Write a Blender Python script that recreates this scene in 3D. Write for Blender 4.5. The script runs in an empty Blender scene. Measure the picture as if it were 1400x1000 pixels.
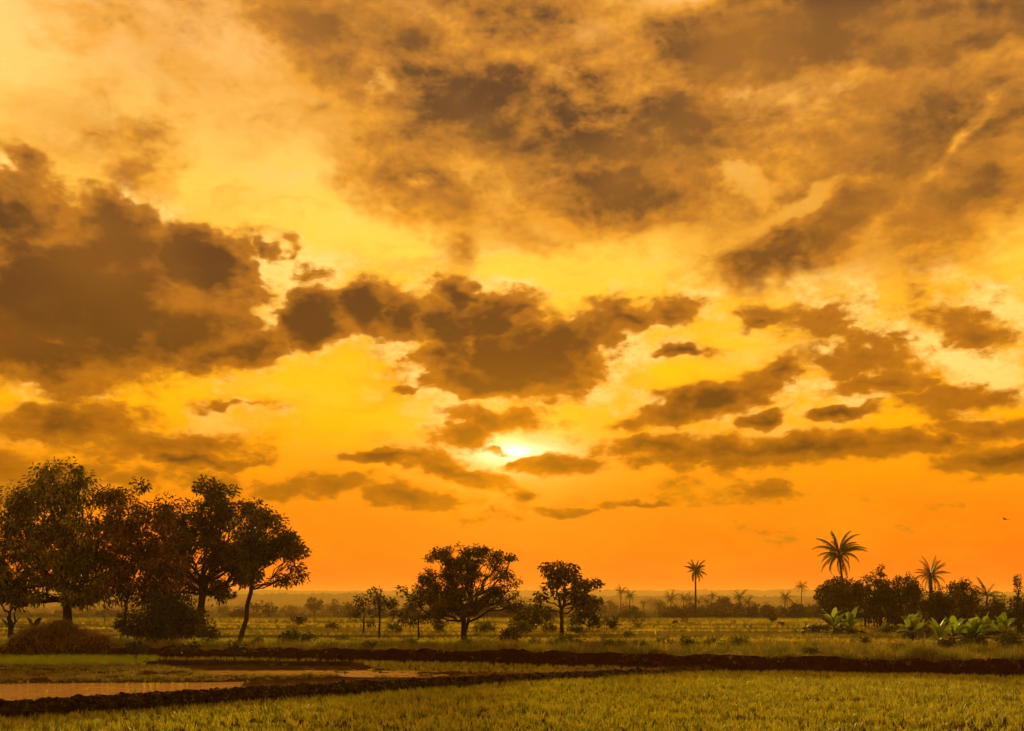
import bpy, bmesh, math, random
import numpy as np
from mathutils import Vector, Matrix, Euler
rng = np.random.default_rng(7)
random.seed(7)
sc = bpy.context.scene
COL = sc.collection
R = math.radians

# ------------------------------------------------------------------ camera
F = 1500.0            # focal length in photo pixels (photo is 1400 wide)
EYE = 3.0             # eye height above the paddy water
HZ = 822.0            # photo row of the true horizon
cam_d = bpy.data.cameras.new("camera")
cam = bpy.data.objects.new("camera", cam_d)
COL.objects.link(cam)
cam.location = (0, 0, EYE)
cam.rotation_euler = (R(90), 0, 0)
cam_d.sensor_width = 36
cam_d.lens = 36 * F / 1400
cam_d.shift_y = (HZ - 500) / 1400
cam_d.clip_end = 20000
cam_d.clip_start = 0.1
sc.camera = cam
sc.render.resolution_x, sc.render.resolution_y = 1024, 731

# ------------------------------------------------------------------ render settings
sc.view_settings.view_transform = 'Standard'
sc.view_settings.look = 'None'
sc.view_settings.gamma = 1
sc.view_settings.exposure = 0.0
sc.cycles.use_denoising = True
try:
    sc.cycles.denoiser = 'OPENIMAGEDENOISE'
    sc.cycles.denoising_input_passes = 'RGB_ALBEDO_NORMAL'
except Exception:
    pass
sc.cycles.use_adaptive_sampling = True
sc.cycles.adaptive_threshold = 0.02
sc.cycles.adaptive_min_samples = 8
sc.cycles.max_bounces = 6
sc.cycles.diffuse_bounces = 2
sc.cycles.glossy_bounces = 2
sc.cycles.transmission_bounces = 4
sc.cycles.transparent_max_bounces = 8
sc.cycles.volume_bounces = 1
sc.cycles.use_fast_gi = False

# ------------------------------------------------------------------ sun (low, behind thin cloud)
SUN_AZ = math.atan((688 - 700) / F)
SUN_EL = math.atan((HZ - 622) / F)
sd = bpy.data.lights.new("sun", 'SUN')
sd.energy = 5.0
sd.angle = R(5)
sd.color = (1.0, 0.72, 0.20)
sun = bpy.data.objects.new("sun", sd)
COL.objects.link(sun)
sun.rotation_euler = (R(90) - SUN_EL, 0, R(180) - SUN_AZ)
_sdir = Vector((math.sin(SUN_AZ) * math.cos(SUN_EL), math.cos(SUN_AZ) * math.cos(SUN_EL), math.sin(SUN_EL)))
sun.rotation_euler = _sdir.to_track_quat('Z', 'Y').to_euler()

# ------------------------------------------------------------------ sky
world = bpy.data.worlds.new("World")
sc.world = world
world.use_nodes = True
WN = world.node_tree
WN.nodes.clear()


class G:
    """tiny helper that writes shader maths as function calls"""
    def __init__(s, nt):
        s.nt = nt

    def node(s, t, **kw):
        n = s.nt.nodes.new(t)
        for k, v in kw.items():
            setattr(n, k, v)
        return n

    def put(s, sock, v):
        if isinstance(v, bpy.types.NodeSocket):
            s.nt.links.new(v, sock)
        elif v is not None:
            sock.default_value = v

    def m(s, op, a, b=None, c=None, clamp=False):
        n = s.node('ShaderNodeMath', operation=op, use_clamp=clamp)
        for i, v in enumerate((a, b, c)):
            s.put(n.inputs[i], v)
        return n.outputs[0]

    def add(s, a, b): return s.m('ADD', a, b)
    def sub(s, a, b): return s.m('SUBTRACT', a, b)
    def mul(s, a, b): return s.m('MULTIPLY', a, b)
    def mad(s, a, b, c): return s.m('MULTIPLY_ADD', a, b, c)

    def ss(s, v, lo, hi, a=0.0, b=1.0):
        n = s.node('ShaderNodeMapRange', interpolation_type='SMOOTHSTEP')
        s.put(n.inputs[0], v)
        for i, x in zip((1, 2, 3, 4), (lo, hi, a, b)):
            s.put(n.inputs[i], x)
        return n.outputs[0]

    def lin(s, v, lo, hi, a=0.0, b=1.0):
        n = s.node('ShaderNodeMapRange')
        s.put(n.inputs[0], v)
        for i, x in zip((1, 2, 3, 4), (lo, hi, a, b)):
            s.put(n.inputs[i], x)
        return n.outputs[0]

    def vec(s, x, y, z=0.0):
        n = s.node('ShaderNodeCombineXYZ')
        for i, v in enumerate((x, y, z)):
            s.put(n.inputs[i], v)
        return n.outputs[0]

    def vm(s, op, a, b=None, scale=None):
        n = s.node('ShaderNodeVectorMath', operation=op)
        s.put(n.inputs[0], a)
        if b is not None:
            s.put(n.inputs[1], b)
        if scale is not None:
            s.put(n.inputs[3], scale)
        return n.outputs['Value'] if op in ('LENGTH', 'DOT_PRODUCT', 'DISTANCE') else n.outputs[0]

    def noise(s, v, scale, detail=4, rough=0.55, dist=0.0, lac=2.0, color=False, dim='3D'):
        n = s.node('ShaderNodeTexNoise', noise_dimensions=dim)
        s.put(n.inputs['Vector'], v)
        n.inputs['Scale'].default_value = scale
        n.inputs['Detail'].default_value = detail
        n.inputs['Roughness'].default_value = rough
        n.inputs['Lacunarity'].default_value = lac
        n.inputs['Distortion'].default_value = dist
        return n.outputs['Color' if color else 'Fac']

    def mix(s, f, a, b, mode='MIX'):
        n = s.node('ShaderNodeMix', data_type='RGBA', blend_type=mode)
        s.put(n.inputs[0], f)
        for i, v in ((6, a), (7, b)):
            if isinstance(v, tuple) and len(v) == 3:
                v = (*v, 1)
            s.put(n.inputs[i], v)
        return n.outputs[2]

    def glowc(s, base, f, c):
        n = s.node('ShaderNodeMix', data_type='RGBA', blend_type='MIX')
        n.clamp_factor = False
        s.put(n.inputs[0], f)
        n.inputs[6].default_value = (0, 0, 0, 1)
        n.inputs[7].default_value = (*c, 1)
        return s.mix(1.0, base, n.outputs[2], 'ADD')

    def ramp(s, f, stops, interp='LINEAR'):
        n = s.node('ShaderNodeValToRGB')
        cr = n.color_ramp
        cr.interpolation = interp
        while len(cr.elements) < len(stops):
            cr.elements.new(0.5)
        for e, (p, c) in zip(cr.elements, stops):
            e.position = p
            e.color = (*c, 1)
        s.put(n.inputs[0], f)
        return n.outputs[0]


def srgb(r, g, b):
    f = lambda c: (c / 255) / 12.92 if c <= 10 else (((c / 255) + 0.055) / 1.055) ** 2.4
    return (f(r), f(g), f(b))


g = G(WN)
tc = g.node('ShaderNodeTexCoord')
sep = g.node('ShaderNodeSeparateXYZ')
WN.links.new(tc.outputs['Generated'], sep.inputs[0])
dx, dy, dz = sep.outputs
hor = g.m('SQRT', g.add(g.mul(dx, dx), g.mul(dy, dy)))
az = g.m('ARCTAN2', dx, dy)                       # 0 = straight down the field, + to the right
el = g.m('DIVIDE', dz, g.m('MAXIMUM', hor, 0.02)) # tangent of the elevation
el_s = g.m('MINIMUM', el, 3.0)
P0 = g.vec(az, el_s)


def up(px, py):
    """photo direction -> (azimuth, tan elevation)"""
    U = (px - 700) / F
    V = (HZ - py) / F
    return math.atan(U), V / math.sqrt(1 + U * U)


# cloud noise lives on a direction vector that is squeezed towards the horizon
zs = g.m('POWER', g.m('MAXIMUM', el_s, 0.0), 0.8)
PN = g.vec(az, g.mul(zs, 1.35), 0.3)
w1 = g.vm('SUBTRACT', g.noise(PN, 3.2, 2, 0.5, color=True), (0.5, 0.5, 0.5))
w2 = g.vm('SUBTRACT', g.noise(PN, 15.0, 3, 0.7, color=True), (0.5, 0.5, 0.5))
sc_el = g.ss(el_s, 0.05, 0.35, 0.40, 1.0)
w1 = g.vm('MULTIPLY', w1, g.vec(0.075, g.mul(sc_el, 0.06), 0.0))
w2 = g.vm('MULTIPLY', w2, g.vec(0.085, g.mul(sc_el, 0.062), 0.0))
P = g.vm('ADD', P0, g.vm('ADD', w1, w2))


def field(blobs, p, smooth=0.12, start=-1.0):
    """smooth union of tilted ellipses; tilts share a few rotated copies of the direction"""
    acc = None
    rots = {}
    for (cx, cy, rx, ry, rot, k) in sorted(blobs, key=lambda q: round(q[4] / 12)):
        rot = 12 * round(rot / 12)
        if rot not in rots:
            if rot == 0:
                rots[0] = p
            else:
                n = g.node('ShaderNodeVectorRotate', rotation_type='Z_AXIS')
                WN.links.new(p, n.inputs[0])
                n.inputs['Angle'].default_value = -R(rot)
                rots[rot] = n.outputs[0]
        a, e = up(cx, cy)
        c, s_ = math.cos(-R(rot)), math.sin(-R(rot))
        a, e = a * c - e * s_, a * s_ + e * c
        n = g.node('ShaderNodeVectorMath', operation='MULTIPLY_ADD')
        WN.links.new(rots[rot], n.inputs[0])
        n.inputs[1].default_value = (F / rx, F / ry, 0)
        n.inputs[2].default_value = (-a * F / rx, -e * F / ry, 0)
        v = g.mad(g.vm('LENGTH', n.outputs[0]), -k, k)
        acc = v if acc is None else g.m('SMOOTH_MAX', acc, v, smooth)
    return g.m('MAXIMUM', acc, start)

#        cx   cy   rx   ry  rot  k     (directions given as the photograph shows them)
SOFT = [(600, 120, 270, 130, -18, 1.0), (450, 55, 130, 80, -25, 1.1), (900, 175, 340, 140, -8, .95),
        (1240, 38, 430, 85, -4, 2.3), (985, 62, 170, 50, -6, 1.7), (1250, 200, 290, 125, 12, 1.0),
        (1120, 318, 125, 55, 22, 1.5), (1330, 270, 170, 70, 18, .9), (850, 268, 230, 55, -3, .95),
        (590, 235, 130, 55, -20, .8), (180, 215, 45, 75, 15, .5), (110, 170, 80, 40, 10, .3),
        (640, 320, 22, 45, 25, .4), (700, 30, 200, 60, 0, .8), (250, 60, 60, 40, -30, .1)]
CUM = [(110, 400, 240, 120, 4, 1.6), (30, 290, 95, 80, 0, 1.2), (280, 360, 110, 76, 0, 1.7), (150, 330, 120, 60, 0, 1.4), (190, 440, 180, 68, 6, 1.4),
       (50, 470, 150, 48, 0, 1.1), (35, 235, 50, 45, 0, .8), (385, 335, 24, 26, 0, .7), (130, 290, 80, 50, 0, 1.0),
       (320, 488, 115, 34, 12, .9), (455, 445, 62, 52, 25, 1.2), (530, 425, 66, 50, 0, 1.4), (575, 440, 42, 40, 0, 1.1),
       (648, 400, 40, 30, -35, .9), (640, 450, 62, 50, -15, 1.0), (735, 492, 145, 66, 4, 1.6), (620, 505, 68, 42, 0, 1.0),
       (700, 440, 70, 42, -15, 1.1), (800, 468, 90, 42, 14, 1.1), (862, 436, 56, 28, 0, .8), (925, 430, 62, 18, 5, .45),
       (962, 480, 52, 15, 3, .9), (560, 500, 40, 40, 0, .4), (520, 380, 30, 20, 0, .4), (450, 370, 40, 18, 10, .35),
       (700, 530, 110, 26, 0, 1.0), (985, 545, 140, 28, 12, 1.1), (1075, 512, 52, 22, 10, .9), (1050, 568, 42, 16, 8, 1.1),
       (1152, 564, 50, 14, 0, 1.0), (1195, 482, 80, 48, -6, .85), (1150, 442, 75, 30, 0, .6), (1190, 525, 85, 20, 0, .7),
       (1310, 450, 80, 30, -10, .35), (1290, 545, 80, 20, 0, .5), (1070, 430, 40, 18, 0, .5), (1340, 585, 90, 14, 0, .5),
       (1090, 612, 260, 24, 0, .8), (900, 605, 90, 17, 0, .8), (1261, 602, 34, 13, 0, 1.0), (1345, 622, 95, 24, 2, 1.0),
       (716, 582, 92, 24, 0, .75), (646, 604, 62, 21, -3, 1.2), (752, 631, 78, 16, 4, 1.2), (702, 630, 16, 12, 0, 1.2), (625, 646, 100, 18, -9, .95),
       (520, 632, 78, 10, -2, .9), (710, 671, 18, 8, 5, 1.1), (555, 682, 80, 17, -2, .8), (430, 668, 90, 16, 0, .6),
       (770, 692, 44, 7, 3, .7), (885, 685, 60, 7, 4, .7), (80, 582, 130, 34, -4, .75), (190, 612, 140, 26, -4, .7),
       (245, 633, 80, 10, 0, 1.0), (330, 562, 60, 10, -6, .6), (30, 640, 130, 40, 0, .65), (160, 650, 120, 22, 0, .5),
       (1040, 675, 120, 16, -6, .32), (875, 575, 40, 14, 6, .7), (560, 545, 30, 8, 10, .6), (900, 720, 140, 14, 0, .10)]
HOLES = [(512, 118, 24, 26, -50, .5), (1325, 178, 85, 12, 52, .75), (1008, 238, 42, 28, -20, .55), (1400, 5, 100, 20, 0, .9),
         (815, 175, 40, 22, 0, .35), (1180, 245, 40, 12, 0, .35), (770, 105, 40, 30, -30, .3), (565, 247, 38, 12, 0, .55),
         (1100, 275, 90, 14, 24, .45), (650, 468, 14, 26, 0, .45), (600, 450, 14, 10, 0, .3), (920, 120, 90, 20, 0, .35),
         (712, 614, 30, 8, -12, 1.9), (748, 610, 36, 6, -4, 1.6), (676, 632, 38, 7, 12, 2.1), (600, 573, 80, 9, -4, .5)]

soft = field(SOFT, P, 0.25)
cum = field(CUM, P, 0.10)
P_h = g.vm('ADD', P0, g.vm('SCALE', w2, scale=0.5))
hole0 = field(HOLES, P_h, 0.05)

# general cloud cover everywhere outside the part of the sky described above
cosd = g.m('DIVIDE', 1.0, g.add(g.m('MAXIMUM', dz, 0.0), 0.22))
PL = g.vec(g.mul(dx, cosd), g.mul(dy, cosd), 0.7)
gen = g.mad(g.noise(PL, 1.3, 5, 0.55), 2.6, -1.35)
out_a = g.ss(g.m('ABSOLUTE', az), 0.46, 0.62)
out_e = g.ss(el_s, 0.53, 0.72)
outm = g.m('MAXIMUM', out_a, out_e)
gen = g.mad(outm, 3.0, g.add(gen, -3.0))

# break-up detail
fb = g.noise(PN, 9.0, 7, 0.62)
fbf = g.noise(g.vm('MULTIPLY', P, (1.0, 2.0, 1.0)), 24.0, 6, 0.68)
wisp = g.noise(g.vm('MULTIPLY', P, (1.0, 3.2, 1.0)), 7.0, 6, 0.62, 0.6)

dn = g.mad(g.sub(fb, 0.5), 2.0, 0.0)
dn = g.mad(g.sub(fbf, 0.5), 0.9, dn)
bil = g.m('ABSOLUTE', g.sub(g.noise(PN, 19.0, 3, 0.5), 0.5))
dn = g.mad(g.sub(bil, 0.09), 1.3, dn)
hole = g.m('MAXIMUM', g.mad(dn, -0.5, hole0), 0.0)
hole = g.mul(hole, g.ss(hole0, -0.4, 0.0))
S = g.add(g.mad(dn, 0.75, soft), 0.06)
C = g.mad(g.mul(g.ss(cum, -0.9, -0.2), dn), 1.0, cum)
S = g.m('MAXIMUM', S, gen)
S = g.mad(hole, -1.0, S)
C = g.mad(hole, -1.0, C)
dS = g.ss(S, -0.12, 0.72)
C = g.add(C, 0.10)
dC = g.ss(C, -0.12, 0.40)

# clear evening sky: colour by elevation, warmer and brighter towards the sun
clear = g.ramp(g.lin(el_s, 0.0, 0.56), [
    (0.00, srgb(232, 84, 0)), (0.08, srgb(238, 98, 0)), (0.15, srgb(246, 122, 0)), (0.22, srgb(252, 152, 0)),
    (0.30, srgb(254, 180, 2)), (0.42, srgb(254, 190, 22)), (0.55, srgb(255, 204, 66)), (0.70, srgb(255, 208, 92)),
    (0.85, srgb(255, 205, 112)), (1.0, srgb(255, 204, 124))])
sx = g.node('ShaderNodeCombineXYZ')
sa, se = up(694, 619)
sdist = g.vm('LENGTH', g.vm('MULTIPLY', g.vm('SUBTRACT', P0, (sa, se, 0)), (1.0, 1.35, 1.0)))
glow_w = g.m('EXPONENT', g.mul(sdist, -5.5))
glow_n = g.m('EXPONENT', g.mul(sdist, -26.0))
# far from the sun (and behind the camera) the sky is a paler, pinker cream
away = g.ss(sdist, 0.9, 2.6)
clear = g.mix(away, clear, (0.56, 0.38, 0.10))
nish = g.node('ShaderNodeTexSky', sky_type='NISHITA')
nish.sun_disc = False
nish.sun_elevation = SUN_EL
nish.sun_rotation = SUN_AZ
nish.dust_density = 4.0
clear = g.mix(1.0, clear, g.mix(1.0, nish.outputs[0], (0.002, 0.0009, 0.0002), 'MULTIPLY'), 'ADD')
clear = g.mix(1.0, clear, (1.22, 1.12, 1.12), 'MULTIPLY')
# thin high veil: streaks of deeper orange in the bright sky
veil = g.ss(wisp, 0.47, 0.72)
veil = g.mul(veil, g.ss(el_s, 0.02, 0.12, 0.2, 0.6))
clear = g.mix(veil, clear, g.mix(g.ss(el_s, 0.1, 0.5), srgb(250, 160, 8), srgb(250, 182, 78)))
bright = g.ss(g.noise(g.vm('MULTIPLY', P, (1.0, 2.4, 1.0)), 6.0, 4, 0.6), 0.5, 0.75)
clear = g.mix(g.mul(bright, g.ss(el_s, 0.14, 0.3, 0.0, 0.8)), clear, srgb(255, 220, 124))
clear = g.glowc(clear, g.mul(glow_n, 0.9), (1.0, 0.50, 0.08))
sd2 = g.vm('LENGTH', g.vm('MULTIPLY', g.vm('SUBTRACT', P0, (*up(703, 618), 0)), (0.6, 1.9, 1.0)))
clear = g.glowc(clear, g.mul(g.m('EXPONENT', g.mul(sd2, -85.0)), 4.2), (1.0, 0.85, 0.6))
clear = g.glowc(clear, glow_w, (0.12, 0.03, 0.0))

# cloud colours: sun-tinted thin rims, browner with depth, greyer with height
hh = g.ss(el_s, 0.06, 0.50)
c_thin = g.mix(hh, srgb(242, 148, 4), srgb(246, 164, 48))
c_mid = g.mix(hh, srgb(186, 108, 6), srgb(196, 126, 46))
c_core = g.mix(hh, srgb(112, 66, 10), srgb(92, 62, 40))
c_core = g.mix(g.mul(away, 0.7), c_core, (0.34, 0.22, 0.06))


# relief: compare the cloud thickness here with that a step nearer the sun
PS = g.vm('ADD', PN, g.vm('SCALE', g.vm('NORMALIZE', g.vm('SUBTRACT', (sa, se * 1.35, 0.3), PN)), scale=0.014))
lump = g.noise(PN, 15.0, 7, 0.64, 0.2)
lit = g.sub(lump, g.noise(PS, 15.0, 4, 0.64, 0.2))


lump_b = g.noise(PN, 6.5, 6, 0.6, 0.25)


def shade(d, core_w, mid_p, amp=1.0, lum=None):
    lm = lum if lum is not None else lump
    dd = g.add(d, g.add(g.mul(g.sub(lm, 0.5), 1.5 * amp), g.mul(lit, -1.4 * amp)))
    a = g.mix(g.ss(dd, 0.05, mid_p), c_thin, c_mid)
    return g.mix(g.mul(g.ss(dd, mid_p * 0.8, 1.15), core_w), a, c_core)


core_n = g.ss(g.noise(PN, 4.0, 3, 0.5), 0.33, 0.56, 0.45, 1.0)
colS = shade(g.lin(S, -0.15, 0.95), core_n, 0.66, 1.0, lump_b)
colC = shade(g.lin(C, -0.05, 1.05, 0.12, 1.12), g.mad(core_n, 0.5, 0.5), 0.55, 0.62)
# forward scattering: clouds close to the sun glow orange
colC = g.glowc(colC, g.m('EXPONENT', g.mul(sdist, -17.0)), (0.6, 0.20, 0.0))
ov = g.mul(g.ss(soft, -0.5, 0.3), g.mad(g.noise(PN, 6.0, 4, 0.6), 1.6, 0.0))
clear = g.mix(g.mul(ov, 0.85), clear, g.mix(hh, srgb(238, 146, 20), srgb(214, 138, 54)))
ov2 = g.mul(g.ss(cum, -0.75, 0.0), g.mad(g.noise(PN, 12.0, 4, 0.6), 2.4, -0.6))
clear = g.mix(g.mul(ov2, 0.6), clear, g.mix(hh, srgb(240, 150, 8), srgb(236, 150, 40)))
sky = g.mix(g.m('MULTIPLY', g.ss(S, -0.25, 0.45), 0.96), clear, colS)
sky = g.mix(dC, sky, colC)
# lit rims where a cumulus edge thins out
rim = g.mul(g.mul(g.ss(C, -0.75, 0.05), g.ss(C, 0.35, 0.05)), g.ss(el_s, 0.12, 0.2))
rim_c = (1.25, 0.78, 0.20)
sky = g.mix(g.mul(rim, g.ss(g.noise(PN, 12.0, 5, 0.65), 0.42, 0.62, 0.0, 0.9)), sky, rim_c)
# below the horizon: plain earth-lit tone
sky = g.mix(g.ss(dz, -0.02, -0.10), sky, (0.10, 0.055, 0.02))
bg = g.node('ShaderNodeBackground')
WN.links.new(sky, bg.inputs[0])
bg.inputs[1].default_value = 1.0
wo = g.node('ShaderNodeOutputWorld')
WN.links.new(bg.outputs[0], wo.inputs[0])
world.cycles.sampling_method = 'MANUAL'
world.cycles.sample_map_resolution = 512

# ------------------------------------------------------------------ helpers for geometry and naming
def mat(name):
    m = bpy.data.materials.new(name)
    m.use_nodes = True
    m.node_tree.nodes.clear()
    return m, G(m.node_tree)


def finish(m, gg, shader, disp=None):
    o = gg.node('ShaderNodeOutputMaterial')
    m.node_tree.links.new(shader, o.inputs[0])


def tag(o, label=None, cat=None, group=None, kind=None):
    if label: o['label'] = label
    if cat: o['category'] = cat
    if group: o['group'] = group
    if kind: o['kind'] = kind
    return o


def mesh_np(name, V, Fc, mats, parent=None, loc=None, smooth=False, attr=None, matidx=None):
    """V (n,3); Fc list of equal-length faces as (m,k) array or list of arrays"""
    me = bpy.data.meshes.new(name)
    if not isinstance(Fc, list):
        Fc = [Fc]
    Fc = [np.asarray(f, dtype=np.int32) for f in Fc if len(f)]
    V = np.asarray(V, dtype=np.float32)
    me.vertices.add(len(V))
    me.vertices.foreach_set('co', V.ravel())
    loops = np.concatenate([f.ravel() for f in Fc])
    counts = np.concatenate([np.full(len(f), f.shape[1], dtype=np.int32) for f in Fc])
    starts = np.concatenate([[0], np.cumsum(counts)[:-1]]).astype(np.int32)
    me.loops.add(len(loops))
    me.loops.foreach_set('vertex_index', loops)
    me.polygons.add(len(counts))
    me.polygons.foreach_set('loop_start', starts)
    me.polygons.foreach_set('loop_total', counts)
    if smooth:
        me.polygons.foreach_set('use_smooth', np.ones(len(counts), dtype=bool))
    for mm in (mats if isinstance(mats, (list, tuple)) else [mats]):
        me.materials.append(mm)
    if matidx is not None:
        me.polygons.foreach_set('material_index', np.asarray(matidx, dtype=np.int32))
    if attr:
        for k, (dom, arr) in attr.items():
            arr = np.asarray(arr, dtype=np.float32)
            if arr.ndim == 2:
                a = me.attributes.new(k, 'FLOAT_VECTOR', dom)
                a.data.foreach_set('vector', arr.ravel())
            else:
                a = me.attributes.new(k, 'FLOAT', dom)
                a.data.foreach_set('value', arr)
    me.update(calc_edges=True)
    o = bpy.data.objects.new(name, me)
    COL.objects.link(o)
    if parent is not None:
        o.parent = parent
    if loc is not None:
        o.location = loc
    return o


def empty(name, loc):
    o = bpy.data.objects.new(name, None)
    COL.objects.link(o)
    o.location = loc
    o.empty_display_size = 0.3
    return o


# smooth value noise (numpy) used for terrain and for grouping
_perm = rng.random((64, 64, 64)).astype(np.float32)


def vnoise(p, f=1.0):
    p = np.asarray(p, dtype=np.float64) * f
    if p.shape[1] == 2:
        p = np.c_[p, np.zeros(len(p))]
    i = np.floor(p).astype(int)
    t = p - i
    t = t * t * (3 - 2 * t)
    r = 0
    for a in (0, 1):
        for b in (0, 1):
            for c in (0, 1):
                w = (t[:, 0] if a else 1 - t[:, 0]) * (t[:, 1] if b else 1 - t[:, 1]) * (t[:, 2] if c else 1 - t[:, 2])
                r = r + w * _perm[(i[:, 0] + a) % 64, (i[:, 1] + b) % 64, (i[:, 2] + c) % 64]
    return r


def fnoise(p, f=1.0, o=4):
    s, a, n = 0, 1.0, 0
    for k in range(o):
        s = s + a * vnoise(np.asarray(p) + 17.3 * k, f * 2 ** k)
        n += a
        a *= 0.5
    return s / n


TOP = 0.55   # level of the land beyond the far bank


def gp(px, py, z=0.0):
    """where the sight line of a photo position meets level z"""
    Y = (EYE - z) * F / (py - HZ)
    return (px - 700) / F * Y, Y


def pxof(x, y, z):
    return 700 + F * x / y, HZ - F * (z - EYE) / y


# foot of the far bank, as ground points
BANK = np.array([gp(-500, 899.5), gp(-150, 900.5), gp(0, 901), gp(200, 902.2), gp(350, 903.5), gp(500, 907), gp(700, 913), gp(950, 918.5), gp(1100, 920),
                 gp(1400, 925.5), gp(1700, 931), gp(2200, 938)])
BUND = np.array([gp(-400, 1006), gp(-150, 993), gp(0, 985), gp(180, 973), gp(350, 961), gp(520, 948), gp(700, 935.5), gp(830, 927), gp(950, 920.5), gp(1010, 918)])


def dist_line(x, y, L):
    """signed distance to polyline L (positive beyond it) """
    best = np.full(len(x), 1e9)
    sgn = np.ones(len(x))
    for (a, b) in zip(L[:-1], L[1:]):
        d = b - a
        t = np.clip(((x - a[0]) * d[0] + (y - a[1]) * d[1]) / (d @ d), 0, 1)
        qx, qy = x - a[0] - t * d[0], y - a[1] - t * d[1]
        dd = np.hypot(qx, qy)
        s = np.sign(d[0] * (y - a[1]) - d[1] * (x - a[0]))
        m = dd < best
        best = np.where(m, dd, best)
        sgn = np.where(m, s, sgn)
    return best * sgn


def ground_z(x, y):
    x = np.atleast_1d(np.asarray(x, float)); y = np.atleast_1d(np.asarray(y, float))
    p = np.c_[x, y]
    d = dist_line(x, y, BANK)
    near = -0.02 + 0.05 * (fnoise(p, 0.9, 4) - 0.5)
    # the field left of the bund: rough ploughed mud, rising out of shallow water
    px, py = pxof(x, np.maximum(y, 1), 0)
    dbu = dist_line(x, y, BUND)
    wet = ((np.abs(py - 985) < 2.0) & (px > 978) & (px < 1045)) | ((np.abs(py - 961) < 1.2) & (px > 1088) & (px < 1180)) | \
        ((np.abs(py - 988) < 1.5) & (px > 340) & (px < 392))
    near = np.where(wet, -0.09, near)
    rough = (dbu > 0.3) & (d < 0)
    yy = np.interp(px, [0, 300, 460, 640], [935, 933, 929, 922])
    yt = np.interp(px, [0, 220, 300, 520, 700], [913, 914, 925, 927, 922])
    strip = np.clip((py - yt) / 1.5, 0, 1) * np.clip((yy - py) / 1.5, 0, 1) * (px < 640)
    pud = (py > yy) & (px < 330)
    glint = (px > 260) & (py > 914) & (py < 927)
    mid = 0.03 + 0.10 * strip * (0.3 + fnoise(p, 2.2, 3)) + 0.06 * (fnoise(p, 0.8, 4) - 0.50)
    mid = np.where(pud, -0.03 + 0.05 * (fnoise(p, 0.9, 3) - 0.5), mid)
    mid = mid + 0.05 * np.clip((px - 580) / 60, 0, 1)
    mid = np.where(glint, 0.05 * np.clip((px - 560) / 80, 0, 1) - 0.022 + 0.12 * (fnoise(p, 2.6, 3) - 0.5), mid)
    top_strip = np.clip((yt - py) / 2, 0, 1) * ((px < 230) | (py < 917))
    mid = mid + 0.04 * top_strip
    near = np.where(rough, mid, near)
    # the plain falls away gently beyond the first fields
    far = np.interp(y, [0, 130, 450, 700, 1000, 1500, 9000], [TOP, TOP, -5.0, -6.5, -7.0, -7.0, -7.0])
    far = far + 0.10 * (fnoise(p, 0.25, 4) - 0.5) + np.clip((y - 90) / 300, 0, 1) * 0.4 * (fnoise(p, 0.012, 3) - 0.5)
    k = np.clip((d - 0.25) / 0.7, 0, 1)
    k = k * k * (3 - 2 * k)
    k = np.where(y > 110, 1, k)
    return near * (1 - k) + far * k


def axis(lo, hi, fine, lo_end, hi_end, grow=1.12):
    c = list(np.arange(lo, hi, fine))
    s = fine
    v = hi
    while v < hi_end:
        c.append(v); s *= grow; v += s
    c.append(hi_end)
    s = fine
    v = lo
    pre = []
    while v > lo_end:
        s *= grow; v -= s
        pre.append(max(v, lo_end))
    return np.array(pre[::-1] + c)


# ------------------------------------------------------------------ ground: one sheet from behind the camera to the horizon
def ground_material():
    m, k = mat('ground')
    geo = k.node('ShaderNodeNewGeometry')
    pos = geo.outputs['Position']
    sp = k.node('ShaderNodeSeparateXYZ')
    k.nt.links.new(pos, sp.inputs[0])
    at = k.node('ShaderNodeAttribute', attribute_name='grassy')
    n1 = k.noise(pos, 0.35, 6, 0.6)
    n2 = k.noise(pos, 6.0, 6, 0.65)
    n3 = k.noise(k.vm('MULTIPLY', pos, (0.02, 0.11, 0.1)), 1.0, 5, 0.6)
    soil = k.mix(n2, (0.022, 0.009, 0.003), (0.07, 0.032, 0.011))
    gr = k.ramp(k.mad(n2, 0.55, k.mul(n1, 0.5)), [(0.3, (0.03, 0.025, 0.006)), (0.5, (0.08, 0.065, 0.012)), (0.7, (0.14, 0.10, 0.02))])
    gr = k.mix(k.ss(n3, 0.45, 0.62), gr, (0.18, 0.13, 0.022))
    gr = k.mix(k.ss(n3, 0.46, 0.34), gr, (0.05, 0.042, 0.01))
    c = k.mix(at.outputs['Fac'], soil, gr)
    b = k.node('ShaderNodeBsdfPrincipled')
    k.put(b.inputs['Base Color'], c)
    k.put(b.inputs['Roughness'], k.mad(at.outputs['Fac'], 0.4, 0.55))
    k.put(b.inputs['Specular IOR Level'], 0.0)
    bp = k.node('ShaderNodeBump')
    bp.inputs['Strength'].default_value = 0.7
    bp.inputs['Distance'].default_value = 0.05
    k.put(bp.inputs['Height'], k.noise(pos, 9.0, 6, 0.7))
    k.put(b.inputs['Normal'], bp.outputs[0])
    finish(m, k, b.outputs[0])
    return m


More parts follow.
